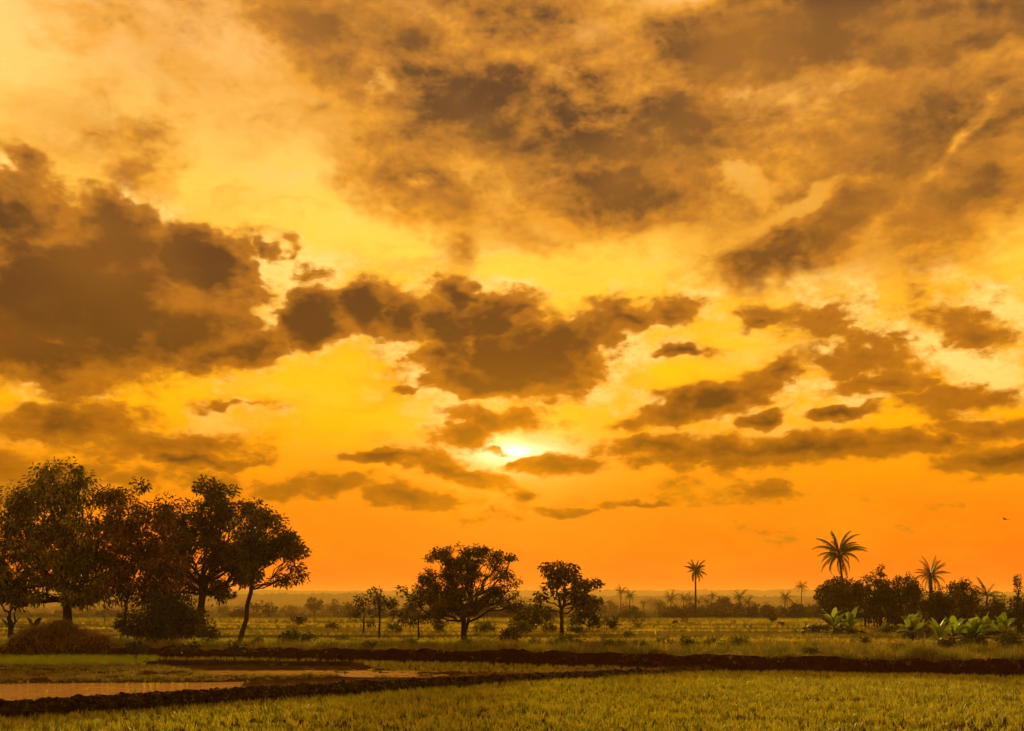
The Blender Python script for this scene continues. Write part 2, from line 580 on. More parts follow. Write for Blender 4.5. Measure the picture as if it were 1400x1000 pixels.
M_GROUND = ground_material()
xs = axis(-34, 34, 0.17, -6000, 6000, 1.10)
ys = axis(21, 62, 0.16, -300, 9000, 1.07)
XX, YY = np.meshgrid(xs, ys)
xf, yf = XX.ravel(), YY.ravel()
zf = ground_z(xf, yf)
nx, ny = len(xs), len(ys)
idx = np.arange(nx * ny).reshape(ny, nx)
quads = np.stack([idx[:-1, :-1], idx[:-1, 1:], idx[1:, 1:], idx[1:, :-1]], -1).reshape(-1, 4)
gd = dist_line(xf, yf, BANK)
grassy = np.where(yf > 110, 1.0, np.clip((gd - 0.3) / 0.8, 0, 1))
ground = mesh_np('ground', np.c_[xf, yf, zf], quads, M_GROUND, smooth=True, attr={'grassy': ('POINT', grassy)})
tag(ground, 'flat farmland of muddy paddies and dry grass reaching the horizon', kind='structure')


# ------------------------------------------------------------------ shallow paddy water
def water_material(name, col, rough, bump, scale):
    m, k = mat(name)
    geo = k.node('ShaderNodeNewGeometry')
    pos = geo.outputs['Position']
    b = k.node('ShaderNodeBsdfPrincipled')
    k.put(b.inputs['Base Color'], k.mix(k.noise(pos, 1.3, 5, 0.6), tuple(x * 0.7 for x in col), col))
    b.inputs['Roughness'].default_value = rough
    b.inputs['IOR'].default_value = 1.33
    bp = k.node('ShaderNodeBump')
    bp.inputs['Strength'].default_value = bump
    bp.inputs['Distance'].default_value = 0.14
    k.put(bp.inputs['Height'], k.noise(k.vm('MULTIPLY', pos, (0.45, 1.0, 1.0)), scale, 4, 0.6))
    k.put(b.inputs['Normal'], bp.outputs[0])
    finish(m, k, b.outputs[0])
    return m


M_MUDWATER = water_material('muddy_water', (0.56, 0.26, 0.035), 0.10, 1.0, 2.6)
M_PADDY = water_material('paddy_water', (0.16, 0.085, 0.03), 0.28, 0.5, 6.0)


def sheet(name, poly, z, m, label):
    me = bpy.data.meshes.new(name)
    bm = bmesh.new()
    bm.faces.new([bm.verts.new((x, y, z)) for x, y in poly])
    bm.to_mesh(me); bm.free()
    me.materials.append(m)
    o = bpy.data.objects.new(name, me)
    COL.objects.link(o)
    tag(o, label, kind='structure')
    return o


bl = [tuple(p) for p in BUND]
sheet('paddy_water', [(-45, 5), (45, 5)] + [(p[0], p[1] + 0.1) for p in BANK[::-1] if p[0] > BUND[-1][0]] + [(p[0], p[1] + 0.25) for p in bl[::-1]], -0.052, M_PADDY,
      'thin film of water between the young rice in the near paddy')
sheet('puddle', [(p[0] - .1, p[1] + 0.15) for p in bl] + [(p[0], p[1]) for p in BANK[::-1] if p[0] < BUND[-1][0]], 0.0, M_MUDWATER,
      'reddish muddy puddle behind the near earth bund')


# ------------------------------------------------------------------ raised earth: bund and far bank (swept, cloddy)
def earth_material(name, c0, c1, c2):
    m, k = mat(name)
    geo = k.node('ShaderNodeNewGeometry')
    pos = geo.outputs['Position']
    n = k.noise(pos, 7.0, 8, 0.7)
    n2 = k.noise(pos, 2.0, 5, 0.6)
    c = k.ramp(n, [(0.3, c0), (0.55, c1), (0.72, c2)])
    c = k.mix(k.mul(k.ss(n2, 0.5, 0.7), 0.6), c, c2)
    b = k.node('ShaderNodeBsdfPrincipled')
    k.put(b.inputs['Base Color'], c)
    b.inputs['Roughness'].default_value = 0.92
    b.inputs['Specular IOR Level'].default_value = 0.0
    bp = k.node('ShaderNodeBump')
    bp.inputs['Strength'].default_value = 0.9
    bp.inputs['Distance'].default_value = 0.06
    k.put(bp.inputs['Height'], k.noise(pos, 14.0, 7, 0.7))
    k.put(b.inputs['Normal'], bp.outputs[0])
    finish(m, k, b.outputs[0])
    return m


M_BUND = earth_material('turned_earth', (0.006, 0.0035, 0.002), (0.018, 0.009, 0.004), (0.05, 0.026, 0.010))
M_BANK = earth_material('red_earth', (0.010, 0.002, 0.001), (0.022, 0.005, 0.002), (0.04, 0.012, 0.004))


def sweep(name, line, prof, hfun, step, m, amp, freq, label):
    line = np.asarray(line)
    seg = np.hypot(*(line[1:] - line[:-1]).T)
    cum_ = np.r_[0, np.cumsum(seg)]
    n = int(cum_[-1] / step)
    s = np.linspace(0, cum_[-1], n)
    cx = np.interp(s, cum_, line[:, 0]); cy = np.interp(s, cum_, line[:, 1])
    k = max(3, int(1.5 / step)); ker = np.ones(k) / k
    cy = np.convolve(np.pad(cy, (k // 2, k - 1 - k // 2), 'edge'), ker, 'valid')
    tx, ty = np.gradient(cx), np.gradient(cy)
    L = np.hypot(tx, ty); nxv, nyv = -ty / L, tx / L
    pr = np.asarray(prof)
    u = np.interp(np.linspace(0, 1, int(len(pr) * 8)), np.linspace(0, 1, len(pr)), pr[:, 0])
    v = np.interp(np.linspace(0, 1, int(len(pr) * 8)), np.linspace(0, 1, len(pr)), pr[:, 1])
    H = hfun(cx)
    X = cx[:, None] + nxv[:, None] * u[None]
    Yv = cy[:, None] + nyv[:, None] * u[None]
    Z = v[None] * H[:, None]
    pts = np.c_[X.ravel(), Yv.ravel(), Z.ravel()]
    w = np.clip(np.tile(v, n) * 2.2, 0, 1)
    for ax in range(3):
        nn = fnoise(pts + 31.7 * ax, freq, 4) - 0.5
        pts[:, ax] += amp * (2.2 if ax == 2 else 1.5) * nn * w
    lump = np.abs(fnoise(pts, freq * 0.55, 3) - 0.5)
    pts[:, 2] += amp * 1.8 * (0.25 - lump) * w
    mm = len(u)
    ii = np.arange(n * mm).reshape(n, mm)
    q = np.stack([ii[:-1, :-1], ii[1:, :-1], ii[1:, 1:], ii[:-1, 1:]], -1).reshape(-1, 4)
    o = mesh_np(name, pts, q, m, smooth=False)
    tag(o, label, kind='structure')
    return o


bund = sweep('earth_bund', BUND, [(-0.12, -0.15), (0.08, 0.45), (0.28, 0.95), (0.55, 1.0), (0.85, 0.6), (1.1, -0.15)],
             lambda x: np.interp(x, [-16, -10, 0, 4, 7, 9], [0.36, 0.36, 0.26, 0.17, 0.11, 0.10]), 0.055, M_BUND, 0.17, 3.2,
             'dark cloddy earth bund running diagonally between the paddies')
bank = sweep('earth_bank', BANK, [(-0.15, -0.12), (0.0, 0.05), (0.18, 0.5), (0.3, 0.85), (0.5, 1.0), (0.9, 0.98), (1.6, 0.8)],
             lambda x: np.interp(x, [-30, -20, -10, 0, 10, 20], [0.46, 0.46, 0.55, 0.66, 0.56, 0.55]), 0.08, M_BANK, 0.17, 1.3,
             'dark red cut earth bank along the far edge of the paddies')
# low inner ridge in the left field
IN = np.array([gp(190, 911.5), gp(300, 912), gp(400, 913), gp(480, 912)])
sweep('low_ridge', IN, [(-0.1, -0.1), (0.1, 0.6), (0.35, 1.0), (0.8, 0.9), (1.2, -0.1)], lambda x: 0.19 + 0 * x, 0.07, M_BUND, 0.06, 3.0,
      'low dark ridge of earth in the left paddy')


# ------------------------------------------------------------------ instanced cover (grass, rice, clods)
def leaf_material(name, stops, rough=0.5, trans=0.5, tint=(1.0, 1.0, 0.55), island=False):
    m, k = mat(name)
    if island:
        r = k.node('ShaderNodeNewGeometry').outputs['Random Per Island']
    else:
        r = k.node('ShaderNodeObjectInfo').outputs['Random']
    geo = k.node('ShaderNodeNewGeometry')
    n = k.noise(geo.outputs['Position'], 0.35, 4, 0.6)
    f = k.mad(r, 0.6, k.mul(n, 0.4))
    c = k.ramp(f, stops)
    d = k.node('ShaderNodeBsdfPrincipled')
    k.put(d.inputs['Base Color'], c)
    d.inputs['Roughness'].default_value = rough
    d.inputs['Specular IOR Level'].default_value = 0.25
    t = k.node('ShaderNodeBsdfTranslucent')
    k.put(t.inputs[0], k.mix(1.0, c, tint, 'MULTIPLY'))
    mx = k.node('ShaderNodeMixShader')
    mx.inputs[0].default_value = trans
    k.nt.links.new(d.outputs[0], mx.inputs[1])
    k.nt.links.new(t.outputs[0], mx.inputs[2])
    finish(m, k, mx.outputs[0])
    return m


def blades(n, h, spread, width, lean, seed, droop=0.4, segs=3):
    r = np.random.default_rng(seed)
    V, Fq = [], []
    for i in range(n):
        a = r.random() * 2 * math.pi
        rad = spread * math.sqrt(r.random())
        bx, by = rad * math.cos(a), rad * math.sin(a)
        a2 = a + r.normal() * 0.8
        hh_ = h * r.uniform(0.55, 1.1)
        ln = lean * r.uniform(0.2, 1.3)
        wv = width * r.uniform(0.7, 1.2)
        sd_ = r.random() * math.pi
        wx, wy = math.cos(sd_) * wv, math.sin(sd_) * wv
        b0 = len(V)
        for s in range(segs + 1):
            t = s / segs
            zz = hh_ * (t - droop * ln * t * t * t)
            rr = hh_ * ln * t * t
            x, y = bx + math.cos(a2) * rr, by + math.sin(a2) * rr
            w = (1 - t ** 1.5) * 0.5
            if s < segs:
                V += [(x - wx * w, y - wy * w, zz), (x + wx * w, y + wy * w, zz)]
            else:
                V += [(x, y, zz)]
        for s in range(segs - 1):
            Fq.append((b0 + 2 * s, b0 + 2 * s + 1, b0 + 2 * s + 3, b0 + 2 * s + 2))
        Fq.append((b0 + 2 * segs - 2, b0 + 2 * segs - 1, b0 + 2 * segs, b0 + 2 * segs))
    q = [f for f in Fq if f[2] != f[3]]
    t3 = [f[:3] for f in Fq if f[2] == f[3]]
    return np.array(V), [np.array(q), np.array(t3)] if q else [np.array(t3)]


def protos(cname, specs):
    """specs: list of (V, F, material); kept out of the scene, used only as instance shapes"""
    c = bpy.data.collections.new(cname)
    for (V, Fq, m) in specs:
        o = mesh_np(cname + '_shape', V, Fq, m)
        COL.objects.unlink(o)
        c.objects.link(o)
    return c


def scatter(name, pts, rot, scl, coll, label, nvar):
    """one stuff object whose points carry real instances"""
    me = bpy.data.meshes.new(name)
    me.vertices.add(len(pts))
    me.vertices.foreach_set('co', np.asarray(pts, dtype=np.float32).ravel())
    a = me.attributes.new('rot', 'FLOAT_VECTOR', 'POINT'); a.data.foreach_set('vector', np.asarray(rot, dtype=np.float32).ravel())
    a = me.attributes.new('scl', 'FLOAT_VECTOR', 'POINT'); a.data.foreach_set('vector', np.asarray(scl, dtype=np.float32).ravel())
    a = me.attributes.new('pick', 'INT', 'POINT'); a.data.foreach_set('value', rng.integers(0, nvar, len(pts)).astype(np.int32))
    me.update()
    o = bpy.data.objects.new(name, me)
    COL.objects.link(o)
    nt = bpy.data.node_groups.new(name, 'GeometryNodeTree')
    nt.interface.new_socket('Geometry', in_out='INPUT', socket_type='NodeSocketGeometry')
    nt.interface.new_socket('Geometry', in_out='OUTPUT', socket_type='NodeSocketGeometry')
    N, Lk = nt.nodes.new, nt.links.new
    gi, go = N('NodeGroupInput'), N('NodeGroupOutput')
    ci = N('GeometryNodeCollectionInfo')
    ci.inputs[0].default_value = coll
    ci.inputs[1].default_value = True
    ci.inputs[2].default_value = True
    m2p = N('GeometryNodeMeshToPoints')
    ip = N('GeometryNodeInstanceOnPoints')
    ip.inputs['Pick Instance'].default_value = True

    def att(nm, ty):
        x = N('GeometryNodeInputNamedAttribute'); x.data_type = ty; x.inputs[0].default_value = nm
        return x.outputs[0]
    Lk(gi.outputs[0], m2p.inputs[0]); Lk(m2p.outputs[0], ip.inputs['Points'])
    Lk(ci.outputs[0], ip.inputs['Instance'])
    Lk(att('pick', 'INT'), ip.inputs['Instance Index'])
    Lk(att('rot', 'FLOAT_VECTOR'), ip.inputs['Rotation'])
    Lk(att('scl', 'FLOAT_VECTOR'), ip.inputs['Scale'])
    Lk(ip.outputs[0], go.inputs[0])
    md = o.modifiers.new('scatter', 'NODES'); md.node_group = nt
    tag(o, label, kind='stuff')
    return o


def rots(n, tilt=0.12):
    return np.c_[rng.normal(0, tilt, n), rng.normal(0, tilt, n), rng.uniform(0, 6.283, n)]


def scl3(s, zs=None):
    s = np.asarray(s)
    return np.c_[s, s, s if zs is None else s * zs]


# near paddy: transplanted rice hills
M_RICE = leaf_material('rice_leaf', [(0.15, (0.10, 0.12, 0.008)), (0.45, (0.32, 0.29, 0.02)), (0.85, (0.60, 0.48, 0.05))], 0.45, 0.5)
RICE = protos('rice_tuft', [(*blades(9, 0.215, 0.045, 0.017, 0.42, 100 + i), M_RICE) for i in range(8)])
n = 100000
X = rng.uniform(-30, 30, n); Y = 20 + 34 * rng.random(n)
# loose rows, as planted by hand
sp_ = 0.22
X = np.round(X / sp_) * sp_ + rng.normal(0, 0.06, n) + 0.15 * np.sin(Y * 0.35)
Y = np.round(Y / sp_) * sp_ + rng.normal(0, 0.06, n)
dB = dist_line(X, Y, BANK); dU = dist_line(X, Y, BUND)
ok = (np.abs(X) < Y * 0.50 + 1) & (dB < -0.15) & ((dU < -0.03) | (X > BUND[-1][0]))
# sparse wet gaps
gap = fnoise(np.c_[X * 0.35, Y], 0.55, 3)
pxx, pyy = pxof(X, Y, 0)
wet = ((np.abs(pyy - 985) < 1.6) & (pxx > 978) & (pxx < 1045)) | ((np.abs(pyy - 961) < 0.8) & (pxx > 1088) & (pxx < 1180) & (gap > 0.5)) | \
      ((np.abs(pyy - 988) < 1) & (pxx > 340) & (pxx < 390))
ok &= ~wet
ok &= rng.random(n) < np.clip(1.35 - 0.9 * np.clip((gap - 0.52) * 8, 0, 1) * (Y < 30), 0.55, 1)
X, Y = X[ok], Y[ok]
hs = 0.75 + 0.5 * fnoise(np.c_[X, Y], 0.4, 3)
scatter('rice_seedlings', np.c_[X, Y, ground_z(X, Y) - 0.01], rots(len(X), 0.1), scl3(hs * rng.uniform(0.75, 1.15, len(X))), RICE,
        'yellow green young rice filling the near paddy', 8)

# left field: bright nursery strip and thinner rice towards the middle
M_NURS = leaf_material('nursery_leaf', [(0.1, (0.22, 0.27, 0.012)), (0.9, (0.48, 0.52, 0.03))], 0.45, 0.5)
NURS = protos('nursery_tuft', [(*blades(12, 0.26, 0.08, 0.012, 0.35, 300 + i), M_NURS) for i in range(5)])
n = 60000
X = rng.uniform(-32, 14, n); Y = rng.uniform(36, 60, n)
pxx, pyy = pxof(X, Y, 0)
dB = dist_line(X, Y, BANK); dU = dist_line(X, Y, BUND)
inn = (dB < -0.1) & (dU > 1.1) & (pxx > -60)
stripA = inn & (fnoise(np.c_[X, Y], 1.0, 3) > 0.40) & (pyy < np.interp(pxx, [0, 180, 215], [912.5, 911.5, 907])) & (pxx < 215)
X1, Y1 = X[stripA], Y[stripA]
scatter('rice_nursery', np.c_[X1, Y1, ground_z(X1, Y1)], rots(len(X1)), scl3(rng.uniform(0.8, 1.3, len(X1))), NURS,
        'bright green strip of rice seedlings below the straw mound', 5)
stripB = inn & (pxx > 215) & (pyy < np.interp(pxx, [215, 480, 520, 640, 740, 950], [904.5, 907, 917, 921, 922, 921])) & (rng.random(n) < 0.75)
X1, Y1 = X[stripB], Y[stripB]
scatter('thin_rice', np.c_[X1, Y1, ground_z(X1, Y1)], rots(len(X1)), scl3(rng.uniform(0.6, 1.0, len(X1))), RICE,
        'thin young rice at the foot of the red bank', 8)
pool = inn & (pyy > np.interp(pxx, [0, 300, 460], [934, 932, 928])) & (pxx < 340) & (fnoise(np.c_[X * 0.5, Y], 0.9, 3) > 0.53) & (rng.random(n) < 0.10)
X1, Y1 = X[pool], Y[pool]
scatter('puddle_shoots', np.c_[X1, Y1, np.full(len(X1), -0.02)], rots(len(X1)), scl3(rng.uniform(0.4, 0.9, len(X1))), RICE, 'stray shoots standing in the muddy puddle', 8)
# weedy mud between puddle and nursery
M_WEED = leaf_material('weed_leaf', [(0.1, (0.04, 0.04, 0.008)), (0.5, (0.20, 0.16, 0.025)), (0.9, (0.45, 0.30, 0.06))], 0.6, 0.4)
WEED = protos('weed_tuft', [(*blades(14, 0.22, 0.11, 0.016, 0.9, 400 + i), M_WEED) for i in range(5)])
X = rng.uniform(-32, 6, n); Y = rng.uniform(34, 56, n)
pxx, pyy = pxof(X, Y, 0)
yt = np.interp(pxx, [0, 220, 300, 520, 700], [912, 913, 924, 926, 922]); yb = np.interp(pxx, [0, 300, 460, 640], [936, 933, 929, 923])
st = (pyy > yt) & (pyy < yb) & (dist_line(X, Y, BUND) > 0.9) & (fnoise(np.c_[X, Y], 1.2, 3) > 0.45) & (pxx > -60)
X1, Y1 = X[st], Y[st]
scatter('paddy_weeds', np.c_[X1, Y1, ground_z(X1, Y1)], rots(len(X1), 0.3), scl3(rng.uniform(0.35, 0.9, len(X1))), WEED,
        'dry stubble and weeds on the ploughed mud behind the puddle', 5)


# clods on the bund and ploughed strip
def clod(seed):
    bm = bmesh.new()
    bmesh.ops.create_icosphere(bm, subdivisions=2, radius=1.0)
    V = np.array([v.co[:] for v in bm.verts]); Fq = np.array([[v.index for v in f.verts] for f in bm.faces])
    bm.free()
    d = 0.55 + 0.9 * fnoise(V + seed * 9.1, 1.1, 3)
    return V * d[:, None] * (1, 0.8, 0.65), Fq, M_BUND


CLOD = protos('clod', [clod(i) for i in range(6)])
seg = BUND[1:] - BUND[:-1]
L = np.hypot(seg[:, 0], seg[:, 1])
n = 5200
ci = rng.choice(len(L), n, p=L / L.sum()); t = rng.random(n)
u = rng.uniform(0.0, 0.95, n)
nrm = np.c_[-seg[:, 1], seg[:, 0]] / L[:, None]
cp = BUND[ci] + seg[ci] * t[:, None] + nrm[ci] * u[:, None]
Hc = np.interp(cp[:, 0], [-16, -10, 0, 4, 7, 9], [0.36, 0.36, 0.26, 0.17, 0.11, 0.10]) * np.interp(u, [0, .28, .6, .95], [0.3, 1.0, 1.0, 0.35])
s = rng.uniform(0.03, 0.10, n) * np.interp(cp[:, 0], [-10, 8], [1.0, 0.5])
scatter('earth_clods', np.c_[cp, Hc + 0.02], rots(n, 1.2), scl3(s), CLOD, 'broken dark clods of earth heaped along the bund', 6)
M_DRY = leaf_material('dry_straw', [(0.1, (0.07, 0.035, 0.010)), (0.5, (0.20, 0.11, 0.03)), (0.9, (0.40, 0.24, 0.07))], 0.7, 0.3)
STRAW = protos('straw', [(*blades(7, 0.22, 0.06, 0.010, 1.4, 500 + i, 0.9), M_DRY) for i in range(5)])
pick = rng.random(n) < 0.45
scatter('bund_roots', np.c_[cp[pick], Hc[pick] + 0.04], rots(pick.sum(), 0.9), scl3(rng.uniform(0.4, 1.1, pick.sum())), STRAW,
        'dry roots and straw tangled in the turned earth', 5)
pick = (rng.random(n) < 0.3) & (u < 0.12)
scatter('bund_grass', np.c_[cp[pick], np.full(pick.sum(), 0.0)], rots(pick.sum(), 0.2), scl3(rng.uniform(0.5, 1.0, pick.sum())), NURS,
        'green shoots at the foot of the bund', 5)

# ------------------------------------------------------------------ grass beyond the bank
M_GRASS = leaf_material('wild_grass', [(0.1, (0.045, 0.05, 0.01)), (0.4, (0.12, 0.11, 0.018)), (0.65, (0.20, 0.15, 0.022)), (0.9, (0.27, 0.16, 0.03))], 0.6, 0.5)
GRASS = protos('grass_tuft', [(*blades(20, 0.48, 0.13, 0.014, 0.7, 600 + i), M_GRASS) for i in range(6)])
n = 42000
X = rng.uniform(-36, 34, n); Y = rng.uniform(43, 66, n)
dB = dist_line(X, Y, BANK)
w = np.exp(-np.clip(dB - 1.0, 0, 50) / 6.0) * (fnoise(np.c_[X, Y], 0.5, 3) + 0.35)
ok = (dB > 0.35) & (np.abs(X) < Y * 0.5 + 1) & (rng.random(n) < w)
X, Y = X[ok], Y[ok]
hg = 0.35 + 1.0 * fnoise(np.c_[X, Y], 0.35, 3) ** 1.5 * (0.5 + 0.9 * fnoise(np.c_[X, Y] + 50, 0.12, 2))
hg = hg * (0.8 + 0.9 * (fnoise(np.c_[X, Y] + 9, 1.3, 2) > 0.56))
hg = hg * np.where(np.interp(X / Y * F + 700, [0, 700, 950, 1400], [1, 1, 0.9, 1.0]) > 0, 1, 1)
scatter('bank_grass', np.c_[X, Y, ground_z(X, Y) - 0.02], rots(len(X), 0.2), scl3(hg), GRASS, 'ragged tall grass growing along the top of the bank', 6)
g2 = rng.random(len(X)) < 0.16
M_GOLDN = leaf_material('golden_weed', [(0.1, (0.16, 0.12, 0.02)), (0.5, (0.34, 0.24, 0.03)), (0.9, (0.50, 0.32, 0.05))], 0.6, 0.5)
GOLDW = protos('golden_weed', [(*blades(9, 0.60, 0.07, 0.016, 0.5, 680 + i), M_GOLDN) for i in range(4)])
scatter('golden_weeds', np.c_[X[g2] + 0.15, Y[g2], ground_z(X[g2], Y[g2]) - 0.02], rots(g2.sum(), 0.25), scl3(hg[g2] * 1.1), GOLDW, 'golden dry stalks standing in the bank grass', 4)
# dry fringe hanging over the bank lip
n = 9000
X = rng.uniform(-30, 30, n); Y = rng.uniform(42, 60, n)
dB = dist_line(X, Y, BANK)
ok = (dB > 0.12) & (dB < 0.6) & (fnoise(np.c_[X, Y], 0.8, 3) > 0.42)
X, Y, dB = X[ok], Y[ok], dB[ok]
scatter('bank_fringe', np.c_[X, Y, np.interp(dB, [0.1, 0.35, 0.6], [0.3, 0.55, 0.6])], rots(len(X), 0.5), scl3(rng.uniform(0.8, 1.8, len(X))), STRAW,
        'dry straw hanging over the lip of the red bank', 5)
n = 75000
Y = 58 * (300 / 60.0) ** (rng.random(n) ** 0.8)
X = rng.uniform(-0.5, 0.5, n) * Y * 1.05
ok = fnoise(np.c_[X * 0.15, Y * 0.5], 0.35, 3) > 0.42 + 0.1 * rng.random(n)
pxx, pyy = pxof(X, Y, TOP)
ok &= ~((np.abs(pyy - np.interp(pxx, [0, 700], [877, 881])) < 1.4) & (pxx < 640))
X, Y = X[ok], Y[ok]
hg = np.clip(Y / 90, 0.5, 2.0) * rng.uniform(0.45, 1.0, len(X)) * (0.5 + fnoise(np.c_[X * 0.3, Y], 0.15, 3))
band = fnoise(np.c_[X * 0.04, Y * 0.55], 0.5, 3) > 0.485
scatter('field_grass', np.c_[X, Y, ground_z(X, Y) - 0.02][~band], rots((~band).sum(), 0.2), scl3(hg[~band]), GRASS, 'rough grass over the fields beyond the bank', 6)
M_GOLD = leaf_material('golden_grass', [(0.1, (0.26, 0.20, 0.02)), (0.5, (0.52, 0.37, 0.035)), (0.9, (0.66, 0.44, 0.06))], 0.6, 0.5)
GOLD = protos('golden_tuft', [(*blades(16, 0.42, 0.13, 0.016, 0.6, 650 + i), M_GOLD) for i in range(4)])
scatter('golden_grass', np.c_[X, Y, ground_z(X, Y) - 0.02][band], rots(band.sum(), 0.2), scl3(hg[band] * 0.9), GOLD, 'bands of golden ripening grass across the far fields', 4)

# sunlit strip behind the left trees, its light put in as brighter rice tufts
n = 9000
pxs = rng.uniform(-60, 640, n); pys = np.interp(pxs, [0, 700], [877, 881]) + rng.uniform(-1.7, 1.7, n)
Y = (EYE - TOP) * F / (pys - HZ); X = (pxs - 700) / F * Y
scatter('painted_sunlit_strip', np.c_[X, Y, ground_z(X, Y)], rots(n), scl3(rng.uniform(0.6, 1.0, n)), NURS, 'narrow sunlit strip behind the left trees, its light painted in with bright rice tufts', 5)

# far scrub: a broken low belt too distant to count
def scrub_shape(seed):
    r = np.random.default_rng(seed)
    n = 500
    d = r.normal(size=(n, 3)); d /= np.linalg.norm(d, axis=1)[:, None]
    c = d * (0.55 + 0.45 * r.random(n))[:, None] * (1.2, 1.2, 0.8) + (0, 0, 0.45)
    c[:, 2] = np.maximum(c[:, 2], 0.05)
    e1 = r.normal(size=(n, 3)) * 0.10; e2 = r.normal(size=(n, 3)) * 0.10
    V = np.stack([c - e1, c + e1, c + e2], 1).reshape(-1, 3)
    return V, np.arange(n * 3).reshape(-1, 3), M_SCRUB


M_SCRUB = leaf_material('scrub_leaf', [(0.2, (0.02, 0.018, 0.006)), (0.6, (0.06, 0.045, 0.012)), (0.9, (0.10, 0.075, 0.02))], 0.7, 0.3)
SCRUB = protos('scrub', [scrub_shape(i) for i in range(5)])
n = 2600
Y = rng.uniform(330, 1300, n); X = rng.uniform(-0.55, 0.55, n) * Y
ok = fnoise(np.c_[X * 0.02, Y * 0.05], 0.45, 3) > 0.47
X, Y = X[ok], Y[ok]
scatter('far_scrub', np.c_[X, Y, ground_z(X, Y) - 0.3], rots(len(X), 0.1), scl3(rng.uniform(1.2, 4.2, len(X)) * (0.6 + Y / 1400), rng.uniform(0.6, 1.1, len(X))), SCRUB,
        'dark scrub scattered over the far plain in the haze', 5)

# ------------------------------------------------------------------ hills
def ridge(name, Y0, prof, depth, m, label, seed, bump):
    pr = np.array(prof)
    pxs = np.arange(pr[0, 0], pr[-1, 0], 1.2)
    r = np.random.default_rng(seed)
    h = np.interp(pxs, pr[:, 0], pr[:, 1])
    p1 = np.c_[pxs, np.full(len(pxs), seed * 3.3)]
    hpx = (HZ - h) + bump * (fnoise(p1, 0.05, 5) - 0.5) * 2 + bump * 0.6 * np.maximum(vnoise(p1, 0.22) - 0.55, 0) * 3
    Xr = (pxs - 700) / F * Y0
    Zr = EYE + hpx / F * Y0
    rows = []
    for k, (dd, q) in enumerate([(-depth, 0.0), (-depth * .6, .35), (-depth * .3, .75), (-depth * .08, .96), (0, 1), (depth * .4, .8), (depth, 0)]):
        zz = Zr * q * (1 + 0.06 * (fnoise(np.c_[pxs, np.full(len(pxs), k * 7.7 + seed)], 0.09, 3) - .5)) if 0 < q < 1 else (Zr if q > 0 else -9 + 0 * Zr)
        rows.append(np.c_[Xr * (1 + dd / Y0), np.full(len(pxs), Y0 + dd), zz + (0.3 if q > 0 else -1)])
    V = np.concatenate(rows)
    n_, m_ = len(pxs), len(rows)
    ii = np.arange(n_ * m_).reshape(m_, n_)
    q = np.stack([ii[:-1, :-1], ii[:-1, 1:], ii[1:, 1:], ii[1:, :-1]], -1).reshape(-1, 4)
    o = mesh_np(name, V, q, m, smooth=True)
    tag(o, label, kind='structure')
    return o


def hill_material():
    m, k = mat('wooded_hill')
    geo = k.node('ShaderNodeNewGeometry')
    n = k.noise(k.vm('MULTIPLY', geo.outputs['Position'], (0.02, 0.02, 0.08)), 1.0, 7, 0.7)
    b = k.node('ShaderNodeBsdfDiffuse')
    k.put(b.inputs[0], k.ramp(n, [(0.35, (0.02, 0.02, 0.008)), (0.6, (0.07, 0.055, 0.02))]))
    finish(m, k, b.outputs[0])
    return m


M_HILL = hill_material()
ridge('hill_ridge', 3300, [(-900, 806), (-200, 806), (300, 807), (450, 808), (560, 809), (700, 808), (900, 807.5), (1060, 806.5), (1240, 808), (1400, 811), (1700, 812), (2300, 813)], 380, M_HILL,
      'long low wooded ridge on the horizon', 3, 2.2)
ridge('near_ridge', 1900, [(-900, 814), (300, 813), (470, 812), (700, 819), (820, 816), (1000, 814), (1160, 817), (1400, 815), (2300, 815)], 260, M_HILL,
      'lower hazy wooded rise in front of the far ridge', 8, 2.8)

# ------------------------------------------------------------------ haze
bpy.ops.mesh.primitive_cube_add(size=1)
hz = bpy.context.object
hz.name = 'haze'
hz.data.name = 'haze'
x0, x1, y0, y1, z0, z1 = -3000, 3000, -200, 3700, -12.0, 40.0
hz.scale = (x1 - x0, y1 - y0, z1 - z0)
hz.location = ((x0 + x1) / 2, (y0 + y1) / 2, (z0 + z1) / 2)
hm, hk = mat('haze')
pv = hk.node('ShaderNodeVolumePrincipled')
pv.inputs['Color'].default_value = (1.0, 0.62, 0.19, 1)
pv.inputs['Density'].default_value = 0.00022
pv.inputs['Anisotropy'].default_value = 0.22
ho = hk.node('ShaderNodeOutputMaterial')
hm.node_tree.links.new(pv.outputs[0], ho.inputs['Volume'])
hz.data.materials.append(hm)
hm.cycles.homogeneous_volume = True
tag(hz, kind='stuff')

# ------------------------------------------------------------------ materials for plants
def bark(name, c0, c1):
    m, k = mat(name)
    geo = k.node('ShaderNodeNewGeometry')
    n = k.noise(k.vm('MULTIPLY', geo.outputs['Position'], (1, 1, 0.35)), 9.0, 6, 0.7)
    b = k.node('ShaderNodeBsdfPrincipled')
    k.put(b.inputs['Base Color'], k.mix(n, c0, c1))
    b.inputs['Roughness'].default_value = 0.9
    b.inputs['Specular IOR Level'].default_value = 0.1
    bp = k.node('ShaderNodeBump'); bp.inputs['Strength'].default_value = 0.8; bp.inputs['Distance'].default_value = 0.03
    k.put(bp.inputs['Height'], n)
    k.put(b.inputs['Normal'], bp.outputs[0])
    finish(m, k, b.outputs[0])
    return m


